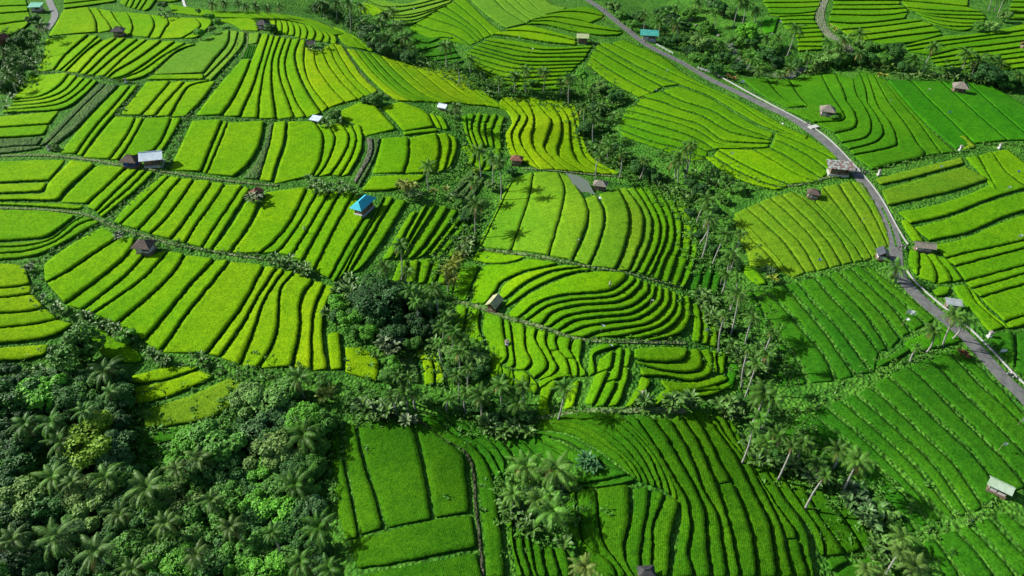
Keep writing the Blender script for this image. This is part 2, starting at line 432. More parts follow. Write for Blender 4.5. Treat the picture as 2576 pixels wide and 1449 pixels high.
f('rice knoll at the foot of the palm wood', '10', 'lime', '-60 200 0 310 60 350|20 240 120 320 200 385|80 270 180 330 260 395', .4)
f('curved rice strips right of the terraced ditch', '10', 'yellow', '^1190 790 1255 850 1285 930 1243 1010 1250 1100 1275 1180_|^1210 740 1320 850 1345 895 1283 1010 1290 1090 1325 1170 1400 1235_|^1300 740 1375 850 1402 910 1343 1020 1352 1090 1405 1170 1500 1285_|^1380 735 1440 840 1455 950 1432 1030 1452 1120 1500 1180 1620 1285_|^1430 735 1540 860 1588 930 1535 1090 1535 1130 1600 1205 1720 1295_|^1500 750 1590 800 1655 900 1662 1020 1632 1150 1665 1205 1830 1305_|^1600 760 1670 830 1718 920 1728 1060 1760 1180 1820 1250 1960 1315_|^1690 770 1740 830 1772 960 1800 1080 1850 1200 2050 1318_|1770 800 1795 900 1835 1080 1890 1190 2010 1275 2120 1322', .85, 1.0)
f('curved lime plots on the left edge under the banana trees', '00', 'lime', '255 568 180 600 130 690 105 745|525 560 440 660 300 732 105 752|585 580 480 690 330 750 95 776|640 595 520 710 370 775 90 802|705 600 600 700 450 790 200 822 30 830|740 618 640 720 480 826 200 850 25 858', .85, .9)
f('two lime plots above the fallow strip', '00', 'lime', '-60 885 100 872 448 838|-60 970 180 955 372 942|-60 1047 150 1037 332 1022', .8, .8)
f('fallow grassy strips on the left edge', '00', 'fallow', '-60 1058 150 1048 325 1035|-60 1130 120 1110 285 1105|-60 1170 150 1150 330 1118', .6, .4)
f('long fallow grass terrace running down to the path', '00', 'fallow', '745 632 500 880 290 1108|808 640 640 800 365 1085|895 645 700 850 560 990 430 1090', .7, .5)
f('long lime strips right of the fallow terrace', '00', 'lime', '912 645 700 860 560 1020 450 1155|990 650 830 840 700 990 575 1167|1052 640 940 780 750 1000 622 1182', .95, .9)
f('rectangular lime plots above the twin huts', '00', 'lime', '870 878 750 1020 622 1190|1025 893 960 1030 830 1207|1090 895 980 1090 897 1212|1297 890 1232 1050 1172 1135|1378 895 1300 1030 1215 1160', .95, .8)
f('tall lime plots right of the twin huts', '00', 'lime', '1450 912 1370 1080 1275 1285|1680 910 1600 1100 1525 1302|1722 925 1650 1100 1560 1312|2003 920 1960 1100 1880 1240 1765 1340', 1.0, .9)
f('strip of fallow grass between tall plots', '00', 'fallow', '2030 930 1990 1100 1910 1250 1830 1348|2068 925 2040 1080 2000 1220 1960 1358', .5, .3)
f('bright curved plots above the banana clump', '00', 'lime', '2068 925 2040 1080 2000 1220 1955 1360|2162 920 2148 1080 2092 1230 2056 1376', .9, .8)
f('large rounded plot above the banana clump', '00', 'lime', '2172 915 2160 1080 2110 1230 2065 1390|2375 925 2440 1040 2422 1200 2360 1330|2475 950 2530 1050 2472 1230 2400 1335|2576 935 2636 1030 2606 1150 2500 1320|2656 950 2691 1050 2656 1180 2570 1335|2716 945 2741 1040 2726 1150 2636 1320', .9, .9)
f('pair of lime plots around the bushy hut', '10', 'lime', '-60 860 20 905 110 945 180 1030|150 778 240 795 300 850 418 980', .8, .6)
f('lime plot below the fallen tin roof', '10', 'lime', '305 812 390 900 470 992|450 778 640 850 705 958', .8, .6)
f('two thin curved plots beside the ditch path', '10', 'lime', '655 858 720 965|705 870 762 980|770 890 812 985', .8, .7)
f('thin plot on the bank above the square plots', '10', 'lime', '460 1000 712 970|480 1028 740 998', .6, .5)
f('square lime plots at the spur end', '10', 'lime', '305 1040 272 1180 228 1312|510 1042 505 1200 475 1312|722 1012 745 1130 712 1310|795 1010 822 1100 780 1290|862 1040 876 1130 822 1258', .9, .9)
f('lime plot behind the single palm', '10', 'lime', '225 1335 420 1325 640 1320|150 1450 400 1435 600 1362', .6, .5)
f('abandoned muddy channel terrace', '10', 'mud', '188 1050 192 1160 92 1368|238 1042 232 1180 112 1390', .4, .3)
f('abandoned channel terrace of pale grass', '10', 'fallow', '245 1042 238 1180 118 1392|300 1045 250 1200 140 1420', .4, .3)
f('small overgrown terraces in the side ditch', '10', 'mid', '900 880 925 980 950 1060 990 1180|^950 870 950 960 985 1080 1030 1160|1010 862 985 960 1020 1080 1060 1150|1060 860 1040 980 1080 1110|1120 870 1085 970 1115 1105|1180 865 1140 990 1160 1120|1240 890 1205 1000 1215 1140', 1.3, 1.2, cuts={1: [.5], 3: [.4], 4: [.6]})
# top middle sheet
f('curving terraces at the top edge above the palm wood', '10', 'pale', '170 -60 400 20 560 10 760 -70|200 5 330 55 560 40 840 -40|230 55 380 95 560 68 840 -5|300 105 450 122 640 88 820 25|380 140 540 132 700 82 800 45|430 168 570 152 690 100|470 195 560 180 680 114', .9, 1.0)
f('yellow plot at the top edge', '10', 'yellow', '120 60 160 100 250 120|170 20 260 50 330 100', .5)
f('banded light green terraces left of the tan roofed hut', '10', 'mid', '510 215 640 280 800 310|560 180 700 230 850 262 980 342|640 130 780 170 930 230 1030 322|720 80 830 130 970 220 1060 305|790 50 880 110 1010 210 1082 290|850 10 960 100 1060 190 1135 270|930 -20 1040 90 1130 180 1225 242', .55, -.4, base=.3)
f('pale green fields at the top edge', '10', 'pale', '940 -30 1080 100 1245 215|1130 -30 1250 90 1400 182|1200 -30 1330 80 1432 156|1285 -30 1400 78 1530 130|1380 -30 1480 70 1580 104 1665 88|1500 -40 1600 40 1700 62', .6, .4)
f('level terraces around the tan roofed hut', '10', 'mid', '1680 70 1850 52 1940 78|1530 117 1680 92 1850 100 1985 128|1450 150 1600 133 1780 152 1880 178|1440 165 1600 165 1780 200 2050 238 2130 242|1400 187 1560 195 1750 242 1950 272 2085 268', .7, .8)
f('plot left of the tan roofed hut', '10', 'lime', '1400 190 1560 225 1770 288|1230 237 1400 240 1600 270 1770 310|1150 262 1330 285 1560 325 1770 345', .7, .8)
f('many thin level terraces below the tan roofed hut', '10', 'mid', '1125 285 1350 312 1600 352 1900 345|1085 310 1300 347 1550 382 1885 368|1060 330 1250 370 1500 410 1862 400|1015 345 1200 398 1400 435 1845 436|990 368 1150 412 1400 468 1822 465|960 390 1150 440 1400 495 1785 490|950 412 1100 468 1350 525 1765 515|930 432 1080 500 1300 555 1745 545|1000 500 1250 590 1710 575|1090 570 1300 620 1705 605|1120 605 1300 655 1695 640|1150 650 1350 690 1685 680', .75, .9)
f('dark green terraces above the lone palm', '10', 'deep', '520 218 640 260 760 272 840 275|540 302 660 330 760 292 840 300|580 400 680 368 830 335|620 440 760 425 870 400|650 475 800 455 900 440|700 515 830 492 930 470', .8, 1.0)  # terraces of darker green rice
f('banded terraces left of the main road', '20', 'mid', '-440 300 -150 430 0 545 200 655 400 745 620 860 800 965 950 1025|-540 330 -250 470 0 590 250 700 430 790 600 905 750 985 930 1060|-640 330 -300 520 0 645 200 722 400 838 560 930 700 985', .6, .5, base=.3)
f('upper left banded terraces by the gully tree', '20', 'mid', '-640 335 -400 480 -150 600 -20 640|-660 372 -380 535 -150 660|-700 430 -450 590 -230 705|-720 492 -560 620 -330 742', .6, .5)
f('flowing terraces between gully palms and main road', '20', 'mid', '-20 650 200 730 380 845 560 950 690 1000|-150 690 0 765 230 840 430 958 670 1045|-310 730 -150 772 0 830 150 880 350 990 500 1030 665 1062|-350 792 -200 840 0 900 150 950 300 1058 450 1078 660 1085|-430 832 -200 890 0 945 150 1010 280 1090 450 1120 640 1118|-450 882 -250 930 0 1005 130 1060 240 1130|-470 930 -250 1000 0 1070 190 1145|-470 980 -250 1065 0 1130 180 1195|-440 1040 -200 1120 60 1225', .75, .8, base=.3)
f('yellowish terraces left of the patchwork roof', '20', 'lime', '540 1135 700 1220 850 1310 1020 1375|260 1135 450 1240 640 1335 800 1400|230 1185 400 1290 600 1380 770 1425|150 1190 300 1300 480 1385 690 1440', .65, .6)
f('green terraces above the patchwork roof', '20', 'mid', '960 1035 1080 1095 1170 1170|700 1003 880 1075 1060 1160 1160 1215|690 1050 860 1125 1000 1210 1110 1300|660 1115 800 1190 950 1285 1050 1350|545 1138 700 1225 850 1315 1015 1378', .6, .5, base=.3)
f('fields right of the main road below the stream', '20', 'meadow', '440 590 600 715 790 812|^640 600 690 680 800 780 935 806|^805 600 850 690 935 806|^1050 570 1100 680 1165 785 1212 860 1200 912 1010 930|^1155 560 1210 690 1242 780 1292 850 1300 965 1150 1012|^1290 600 1307 720 1382 835 1420 945 1380 1042 1200 1086|^1335 550 1378 690 1390 780 1445 860 1512 1000 1440 1082 1260 1133|^1390 560 1432 700 1475 815 1565 940 1612 1065 1575 1115 1292 1175|^1435 560 1545 765 1690 960 1765 1085 1822 1180 1600 1238 1430 1288', .7, .8)
f('plot around the roadside grey roofed hut', '20', 'meadow', '780 830 1040 822|990 930 1200 905', .6, .5)
f('deep green slope right of the curved terraces', '20', 'meadow', '1440 555 1545 760 1690 950 1835 1178|1500 590 1650 780 1800 950 1950 1162|1560 640 1720 830 1880 1000 2055 1150', .3, .1)
f('brightest green field around the thatched far right hut', '20', 'fresh', '1545 610 1780 880 2060 1130|1720 612 1930 825 2200 1085|1950 618 2150 800 2450 1062|2150 625 2400 850 2640 1060|2320 645 2576 800 2800 960', .35, .15)
f('small cut plot at the ditch of the bright field', '20', 'olive', '2060 1035 2130 1130|2130 1030 2215 1120', .6)
f('narrow olive plot across the road from the patchwork roof', '20', 'olive', '1440 1352 1800 1262 2105 1188|1500 1402 1800 1330 2120 1240', .8, .7)
f('broad olive plot right of the main road', '20', 'olive', '1500 1435 1800 1350 2130 1256|1545 1560 1850 1492 2100 1430 2305 1362', .8, .7)
f('plots at the right edge beyond the broad olive plot', '20', 'mid', '2130 1188 2260 1330 2340 1440|2230 1178 2300 1310 2372 1440|2330 1150 2440 1300 2600 1420|2450 1130 2600 1250 2720 1350', .5, .5)
# top right sheet
f('level terraces left of the pale farm track', '20', 'mid', '600 -30 1045 -35|610 25 1042 18|640 62 850 62 1030 55|650 108 850 110 1000 92|730 130 1000 120|745 158 990 152|755 188 1012 185|790 232 1030 215|830 262 1050 245|862 292 1062 280|870 325 1072 322|860 355 1060 358|880 392 1050 380', .7, .8)
f('bright plot beside the stream trees', '20', 'fresh', '610 145 600 200 620 255|730 140 710 190 690 250', .5)
f('level terraces right of the pale farm track', '20', 'mid', '1130 -35 1640 -35|1135 8 1640 8|1135 42 1640 38|1125 75 1500 75 1690 65|1110 115 1500 120 1700 95|1100 170 1350 180 1670 145|1200 230 1500 202 1820 160|1250 277 1500 252 1890 198|1330 322 1600 282 1950 242|1480 345 1750 322 1950 268', .8, 1.0)
f('fan of terraces at the top right corner', '20', 'mid', '1640 -40 2160 -40|1650 8 1900 28 2150 52|1690 60 1900 80 2255 95|1700 72 1900 110 2285 122|1750 88 1920 130 2200 150 2285 148|1800 122 1950 160 2150 180 2265 170|1850 160 2000 200 2200 205|1900 192 2080 235 2150 230', .8, .9)
f('wavy terraces at the right edge beyond the palms', '20', 'mid', '1820 300 2000 268 2150 262 2400 222 2620 170|1680 360 1900 320 2150 290 2400 258 2620 225|1700 388 1900 358 2170 318 2400 290 2620 268|1880 425 2100 372 2300 350 2620 308|1870 452 2150 410 2350 388 2620 350|1890 482 2150 450 2400 420 2620 390|1940 512 2200 480 2620 430|1980 542 2300 508 2620 470|2380 540 2620 510', .8, 1.0)
f('top right corner strips behind the tall trunks', '20', 'mid', '2500 -30 2640 -30|2480 20 2640 20|2470 60 2640 60|2460 100 2640 100|2450 150 2640 150', .8, 1.0)
# left middle sheet (counted from the second row)
f('long plots along the left edge below the path', '01', 'lime', '-60 -228 200 -238 500 -244|-60 -62 150 -72 372 -82', .8, .8)
f('left edge plot with bent end', '01', 'lime', '-60 -55 150 -62 360 -72|-60 18 200 8 315 2', .8, .8)
f('l shaped plot wrapping the left edge fields', '01', 'lime', '535 -240 375 -75 330 8 200 18 -60 28|725 -204 500 -10 430 66 200 66 -60 70', .8, .8)
f('lime plot above the left path', '01', 'lime', '735 -205 540 -20 455 80|952 -178 800 -30 652 94', .8, .8)
f('thin plot hugging the left path', '01', 'lime', '-60 82 450 88 640 106|-60 104 300 118 600 142', .6, .5)
f('narrow diagonal strips left of the planted ditch', '01', 'lime', '960 -176 800 -30 655 110|1045 -164 880 -5 725 152|1110 -158 950 0 745 175|1172 -148 1020 0 780 198', .9, .9)
f('long slanting lime strips between the two paths', '01', 'lime', '1225 -125 1000 60 848 232|1285 -118 1170 -5 910 250|1375 -100 1280 0 1180 140 1050 290|1468 -92 1400 10 1270 190 1140 322|1600 -75 1545 10 1400 220 1290 362|1700 -58 1640 30 1500 230 1400 390|1840 -45 1790 20 1650 230 1528 425|1890 -20 1855 40 1700 280 1600 445', .95, .8)
f('lime plots below the red brown hut', '01', 'lime', '1855 72 1740 260 1602 446|1955 90 1860 290 1738 460', .9, .7)
f('slanting strips left of the turquoise roof', '01', 'lime', '2010 0 1980 90 1870 290 1745 462|2320 -30 2200 220 2080 370 1965 465|2410 -15 2300 180 2150 400 2092 460|2500 -5 2340 260 2205 492|2570 0 2450 220 2285 525|2680 0 2576 190 2500 330 2370 595|2740 215 2600 440 2490 660', .95, .9)
f('slanting strips below and right of the turquoise roof', '11', 'mid', '160 215 30 430 -86 660|240 200 130 390 0 610 -50 690|330 30 240 220 120 420 25 620|400 50 290 230 150 470 60 620|500 75 370 290 250 470 140 590', 1.05, 1.1)
f('dark banked terraces right of the turquoise roof', '11', 'mid', '515 150 430 290 340 440 300 520|585 150 490 310 385 505|655 95 560 270 430 510|730 95 650 220 560 350 475 505|812 120 720 270 620 420 535 512|890 150 780 300 640 480|938 180 850 290 700 490|992 210 870 370 755 505|1014 262 935 390 840 500|1030 330 980 400 900 500', 1.3, 1.6)
f('short terraces above the dark tree clump', '11', 'mid', '430 525 390 640 370 690|510 520 470 640 450 690|590 515 560 690|690 508 630 700|772 508 700 705|850 515 790 700', .9, 1.2)
f('large lime plot at the left edge with curved banks', '01', 'lime', '-60 132 330 142 545 172|-60 378 200 362 350 340 470 262 570 182', .7, .7)
f('thin curved plots under the large left edge plot', '01', 'mid', '-60 392 200 376 370 350 520 250 600 190|-60 425 200 410 390 360 560 228 650 186|-60 472 200 452 420 380 600 250 720 210|-60 522 250 490 450 405 760 235', .85, .7)
f('stacked plots at the left edge beside the curved ditch', '01', 'yellow', '-60 540 100 540 190 560|-60 735 120 722 235 702|-60 805 120 792 248 772|-60 925 180 910 345 882|-60 1037 200 1012 445 965|-60 1152 200 1130 400 1092 568 1008', .85, .8)
f('yellow plot left of the big dark tree', '01', 'yellow', '-60 1180 150 1165 370 1148|-40 1285 180 1272 350 1240', .7)
f('lime wedge behind the big dark tree', '01', 'lime', '605 1020 760 1035 1000 1170 1085 1262|600 1060 700 1180 850 1282 1040 1302', .5, .3)
f('broad slanting lime plots below the brown hut', '01', 'lime', '775 262 560 380 370 510 332 570 340 665|905 345 700 480 520 600 350 690|1030 355 950 490 760 650 490 852|1085 492 900 680 625 897|1278 445 1100 640 900 790 705 922|1402 475 1290 640 1120 800 885 1002|1625 510 1480 660 1280 900 1085 1132|1737 520 1560 740 1380 970 1210 1212', .95, .9, cuts={3: [.02]})
f('widest yellow lime plots above the lower ditch', '01', 'yellow', '1740 522 1560 745 1380 975 1215 1214|2000 558 1850 830 1700 1050 1562 1225|2090 575 1960 780 1850 980 1662 1252|2150 590 2000 820 1930 1010 1812 1312|2228 605 2120 750 2100 1000 2060 1150 1955 1335|2367 672 2270 830 2262 1050 2212 1325|2457 695 2372 900 2352 1100 2352 1352|2545 725 2455 900 2440 1130 2480 1348', 1.0, 1.0)
f('yellow strip beside the dark tree clump', '01', 'yellow', '2470 1070 2490 1345|2565 1062 2590 1345', .7)
f('golden plot below the dark tree clump', '11', 'yellow', '22 1170 28 1270 24 1362|175 1188 292 1290 282 1442', .6)
f('sunlit curved strips in the hollow', '11', 'yellow', '545 1205 608 1300 622 1460|622 1190 700 1300 712 1460|692 1205 762 1330 792 1460', 1.0, .8)
f('olive grass patch in the hollow', '11', 'fallow', '425 1260 470 1350 520 1440|530 1250 590 1350 600 1450', .4, .1)
f('yellow rice plot above the olive field', '02', 'yellow', '985 -60 1250 -125 1495 -130|1010 5 1200 -15 1400 -75 1500 -118', .7, .6)
f('ripe yellow rice plot with planting rows', '02', 'yellow', '1005 30 1250 -15 1510 -100|1030 165 1300 95 1625 -45', .8, .6)
f('olive harvested field at the forest edge', '02', 'olive', '1078 195 1400 100 1735 -45|1090 348 1430 302 1700 215 1895 5', .6, .3)
f('shaded grass terraces between the forest trees', '02', 'deep', '1100 360 1420 320|1100 470 1380 430|1090 560 1370 540|1120 640 1350 640', .7, .8)
# centre sheet
f('broad light plots under the palm shadows', '11', 'light', '1240 -30 1150 180 1060 330 1030 385|1312 -100 1250 0 1060 412|1450 -145 1425 20 1370 200 1285 442|1642 -140 1690 0 1640 230 1568 482|1720 -110 1790 -10 1842 80 1862 220 1745 520', .7, .5)
f('light plots below the pond', '11', 'light', '1838 50 1865 200 1845 320 1752 520|1925 30 1985 180 1965 330 1870 562', .8, .7)
f('curved light plots right of the pond', '11', 'light', '1945 20 1995 170 1970 330 1880 562|2090 -25 2162 130 2172 250 2140 430 2075 592|2150 -25 2270 160 2282 300 2240 440 2175 602|2215 -30 2330 180 2342 330 2292 470 2222 612', .9, .9)
f('crowded curved terraces stepping down to the gully palms', '11', 'mid', '2218 -30 2335 180 2346 330 2296 470 2226 612|2265 -35 2392 200 2402 330 2362 480 2285 625|2325 -40 2442 200 2452 340 2402 490 2335 642|2385 -50 2500 200 2505 400 2442 520 2402 665|2440 -60 2560 200 2562 400 2505 580 2470 692|2500 -60 2636 190 2640 400 2600 560 2540 722|2560 40 2665 230 2685 420 2650 600 2590 730', .95, 1.2, cuts={3: [.75], 4: [.6]})
f('short dark green terraces at the gully edge', '21', 'deep', '110 540 50 735|165 555 115 750|230 590 190 765|300 625 255 788', 1.0, 1.1)
f('long lime plot under the light path', '11', 'lime', '1040 440 1200 462 1392 488|975 522 1130 548 1280 538 1385 502', .6, .5)
f('shaded plot left of the cream hut', '11', 'mid', '905 560 850 690 845 812|1050 562 990 690 952 826', .8, .6)
f('lime plots fanning out behind the cream hut', '11', 'lime', '1430 505 1250 548 1085 560 1005 690 975 845|1650 548 1400 600 1220 680 1170 750 1090 850', .9, .7)
f('curved lime strip right of the cream hut', '11', 'lime', '1660 555 1400 612 1235 692 1190 790|1825 572 1600 598 1400 682 1225 825', .9, .8)
f('second curved lime strip right of the cream hut', '11', 'lime', '1835 575 1600 610 1405 700 1260 822|1895 592 1700 625 1450 735 1345 805 1230 882', .9, .8)
f('wide lime heart of the round hill', '11', 'lime', '1905 600 1700 640 1470 745 1370 805 1240 935|2165 622 2125 682 2000 752 1700 778 1500 832 1330 962', .9, .8)
f('tightly curved terraces round the hill below the cream hut', '11', 'mid', '2170 625 2130 685 2000 758 1700 785 1500 840 1335 965|2212 648 2200 692 2050 792 1750 822 1550 872 1400 975|2268 668 2240 732 2100 832 1800 862 1600 912 1512 1012|2322 690 2300 782 2150 882 1850 912 1680 952 1580 1022|2372 708 2350 812 2200 922 1950 952 1750 982 1640 1055|2425 722 2402 842 2250 962 2050 992 1850 1022 1690 1082|2482 742 2460 872 2330 992 2150 1032 1950 1062 1840 1105|2532 770 2512 902 2400 1012 2250 1062 2100 1095|2572 790 2560 932 2450 1050 2250 1118|2625 790 2630 950 2560 1070 2350 1128', .95, 1.25)
f('small plots between hill terraces and gully', '21', 'mid', '62 840 82 1000 66 1120|122 850 142 1000 128 1145|182 905 202 1020 188 1155|232 945 262 1060 258 1180', .9, .9)
f('narrow plots left below the cream hut path', '11', 'mid', '870 852 848 950 870 1060|955 862 925 1060', .8, .7)
f('bright plots below the cream hut path', '11', 'mid', '962 862 938 1000 932 1080|1050 895 1036 1030 1090 1165', .8, .9)
f('wide green plot left of the leaning flag poles', '11', 'mid', '1082 900 1068 1030 1115 1165 1180 1290|1212 955 1232 1100 1252 1240 1215 1305', .9, .9)
f('upright strips below the cream hut path', '11', 'mid', '1218 960 1240 1110 1262 1240 1232 1320|1268 975 1292 1150 1312 1300 1290 1345|1382 1002 1392 1180 1442 1290 1400 1350|1482 1032 1462 1120 1542 1260 1552 1340 1460 1430|1555 1055 1542 1150 1600 1260 1642 1330 1590 1400|1632 1080 1622 1170 1700 1270 1742 1392|1742 1112 1722 1200 1780 1290 1792 1402|1832 1112 1808 1290 1862 1392', 1.3, 1.2, cuts={4: [.45], 5: [.6]})
f('hooked terrace strips below the light path', '11', 'mid', '1862 1400 1872 1215 1925 1160 2035 1140|1925 1370 1902 1240 1980 1200 2120 1160', 1.0, 1.0)
f('narrow vertical strips above the lower ridge', '11', 'mid', '1945 1255 1905 1380 1830 1600|2060 1195 2050 1300 1990 1430 1900 1625|2132 1165 2112 1330 2080 1449 1990 1625|2200 1195 2180 1330 2160 1449 2090 1622', 1.3, 1.3, cuts={0: [.4], 1: [.6], 2: [.35]})
f('nested u shaped terraces', '11', 'mid', '2212 1180 2400 1168 2560 1172 2600 1190|2202 1262 2300 1288 2560 1285 2620 1190|2252 1312 2500 1365 2680 1358 2730 1292 2695 1190|2255 1400 2450 1402 2640 1432 2785 1378 2802 1285 2785 1195', .95, 1.0)
f('small plots right of the nested terraces', '21', 'mid', '215 1200 205 1280 225 1370|265 1205 255 1290 275 1375|335 1215 320 1300 318 1380', 1.0, .9)
f('strips along the right of the lower ridge foot', '21', 'fresh', '350 1290 330 1400 300 1480|430 1320 410 1400 380 1500', .9, .9)
f('wavy plots just above the lower ridge', '12', 'mid', '2250 -60 2230 20 2150 150 2120 178|2350 -20 2300 60 2230 130 2200 178', 1.0, .9)
f('dark plots around the ridge banana clump', '12', 'mid', '2350 160 2420 55 2576 15 2800 -10|2380 180 2480 110 2640 70 2880 60', .9, .9)
f('long bands at the gully foot', '22', 'mid', '-180 -30 0 -10 160 -30 330 -80|-100 80 60 62 200 30 340 -20|-80 122 100 112 240 90 380 20', .8, .8)
# right middle sheet
f('olive banded field between gully palms and road', '21', 'olive', '385 170 450 260 600 420 740 590 830 655|480 120 620 240 770 380 930 610|575 80 750 250 900 400 1015 600|662 42 850 210 1000 380 1112 575|745 20 940 200 1100 380 1205 552|835 0 1000 130 1180 340 1292 532|1000 80 1150 240 1290 400 1372 522|1055 -40 1220 170 1360 380 1435 502|1180 -60 1300 130 1430 350 1482 462|1265 -80 1400 100 1510 320 1552 412|1370 -60 1440 60 1530 250 1562 380', 1.0, .12, base=.28)
f('shaded banded plots under the gully palms', '21', 'olive', '380 190 420 330 480 470 500 560|400 200 500 340 640 470 740 600|450 230 560 330 700 480 825 650', .6, .35)
f('small plots beside the yellow banana plant', '21', 'mid', '440 560 480 640 560 705|530 570 600 640 640 700', .7, .5)
f('deep green banded field with white flags', '21', 'deep', '515 740 640 960 800 1150 900 1300 960 1455|625 730 800 900 950 1080 1090 1250 1170 1440|770 692 920 850 1080 1050 1200 1220 1322 1392|870 670 1010 840 1180 1020 1340 1230 1452 1372|1000 640 1160 820 1330 1000 1485 1212|1092 612 1260 790 1430 980 1572 1200|1182 590 1360 770 1530 940 1652 1108|1265 562 1440 730 1600 880 1742 1062|1352 550 1550 740 1720 880 1852 1002|1455 590 1620 720 1800 850 1932 962', 1.45, .12, base=.28)
f('shaded strips at the left of the flag field', '21', 'deep', '600 1240 680 1350 720 1480|690 1180 780 1300 830 1470|760 1120 880 1270 960 1460', 1.45, .12, base=.28)
f('small plots between flag field and leaning palms', '21', 'deep', '1440 1290 1600 1210 1700 1150|1500 1330 1640 1250 1720 1200', .6, .5)
f('grass plot around the leaning roadside palms', '21', 'fresh', '1660 1140 1800 1080 1950 1000|1740 1230 1900 1190 2120 1130', .5, .3)
f('yellow green plots right of the road bend', '21', 'mid', '1622 152 1900 100 2150 20 2340 -65|1718 245 2000 182 2300 62 2640 -40', .8, .7)
f('second yellow green plot right of the road bend', '21', 'mid', '1742 268 2000 202 2300 82 2640 -15|1862 378 2150 312 2400 202 2640 125', .8, .7)
f('plots right of the low stone hut', '21', 'mid', '1890 405 2150 340 2400 232 2640 152|1985 505 2200 452 2400 412 2640 352|2060 566 2300 502 2640 410|2130 682 2300 632 2640 540|2180 737 2400 672 2640 602|2250 802 2400 752 2640 685|2430 988 2640 915|2470 1042 2640 995', .85, .8, cuts={})
f('thin plots between road and yellow green plots', '21', 'mid', '1640 215 1735 375|1700 220 1822 382', .8, .6)
f('fan of plots below the low stone hut', '21', 'mid', '1712 430 1700 540 1752 612|1782 462 1778 560 1768 640|1835 470 1902 590 1912 697|1900 475 1978 580 2032 682|1990 515 2052 590 2112 672', .8, .9)
f('small round plot by the road culvert', '21', 'mid', '1880 745 1940 712 2008 716|1920 795 1990 782 2012 735', .7)
f('plots above the grey tin roof', '21', 'mid', '2040 712 2080 800 2190 905 2310 1062|2140 702 2230 852 2435 1025|2185 755 2300 900 2470 1040', .6, .5)
f('roadside plots at the lower right', '21', 'deep', '2290 1085 2400 1200 2490 1310|2490 1062 2500 1200 2500 1330', .7)
f('right edge plots above the lower road', '21', 'deep', '2520 1062 2520 1200 2510 1350|2640 1062 2650 1250 2650 1420', .7)
# bottom right sheet
f('great banded field at the lower right', '22', 'deep', '690 370 980 620 1390 940 1680 1170|800 290 1100 520 1500 850 1800 1100|960 202 1250 430 1600 740 1900 1062|1080 150 1400 420 1700 700 2000 1032|1200 100 1500 370 1800 640 2100 1012|1310 60 1620 340 1920 620 2200 992|1430 0 1750 310 2050 600 2292 935|1550 -80 1900 240 2200 530 2440 850|1700 -150 2050 180 2350 480 2620 790|1850 -205 2200 130 2500 430 2700 630|2000 -262 2350 90 2720 440|2110 -290 2380 -10 2560 210 2720 350', 1.45, .12, base=.28)
f('banded field in the lower right corner', '22', 'deep', '1790 1185 1900 1320 1980 1480|1895 1135 2020 1310 2150 1480|2060 1085 2250 1300 2400 1480|2170 1042 2400 1290 2560 1480|2332 982 2500 1180 2720 1400|2450 940 2720 1170', 1.45, .12, base=.28)
f('sunlit fan terraces on the lower ridge', '12', 'rows', '1420 335 1700 372 1900 470 2050 570 2200 690|1405 292 1650 312 1850 382 2020 490 2150 600 2235 735|+1|1640 250 1850 290 2000 370 2120 470 2250 620 2332 772|+1|1800 220 2050 280 2200 400 2330 560 2432 800|+1|2100 232 2250 380 2400 560 2502 760 2550 900', .7, .8)
f('upright terraces below the ridge fan', '12', 'rows', '2340 790 2310 960 2262 1250 2268 1465|2435 830 2425 900 2355 1080 2345 1465|2552 900 2545 960 2490 1150 2475 1465', .9, 1.0)
f('dark grassy terraces below the ridge fan', '12', 'deep', '1770 720 1920 640 2080 640|1790 770 1960 740 2180 690|1810 790 1990 790 2230 735', .8, .8)
f('upright row planted plots right of the palm cluster', '12', 'rows', '1692 860 1702 1050 1742 1180 1850 1320 1995 1465|1772 800 1792 1050 1832 1200 2000 1332 2095 1465|1922 785 1942 1050 1972 1200 2100 1372 2165 1465|2172 765 2172 1000 2132 1250 2182 1400 2235 1465', .85, .9)
f('narrow upright plot beside the ridge step', '12', 'rows', '2202 782 2200 950 2142 1200 2150 1370 2230 1450|2328 792 2308 960 2258 1250 2258 1465', .8, .9)
f('flowing dark terraces of the lower slope', '22', 'rows', '-450 242 -330 420 -200 640 -80 830 -10 960 -30 1150 -90 1465|-365 245 -240 425 -110 640 10 850 50 980 60 1150 40 1280 95 1465|-235 255 -110 430 10 640 100 810 160 980 182 1220 222 1465|-100 270 10 450 90 620 150 800 262 1000 302 1250 352 1465|-20 240 110 430 200 640 250 760 345 1050 392 1280 440 1465|60 212 190 410 300 640 400 800 502 1060 540 1280 562 1465|130 202 270 370 420 600 520 800 650 1040 682 1250 712 1465|220 235 330 410 500 620 650 880 752 1100 790 1300 842 1465|310 252 420 470 570 700 730 950 850 1120 902 1300 952 1465|400 320 480 520 620 660 790 900 925 1100 965 1290 1000 1465', .95, 1.1, cuts={4: [.47], 7: [.8]})
f('long terraces running down beside the gully palms', '22', 'rows', '480 530 660 700 810 900 960 1080 1010 1200 1040 1300|740 682 830 830 960 1020 1052 1190 1072 1300|905 742 1000 960 1120 1140 1232 1292|1022 782 1120 910 1260 1090 1352 1252|1130 822 1270 940 1400 1130 1432 1235', .9, .9)
f('small plots under the long gully terraces', '22', 'deep', '1085 1315 1220 1290 1225 1330|1120 1420 1200 1370 1260 1345', .7)
f('plot at the bottom edge below the ditch', '22', 'deep', '1150 1430 1300 1345 1440 1295|1180 1540 1400 1500 1600 1500', .6)
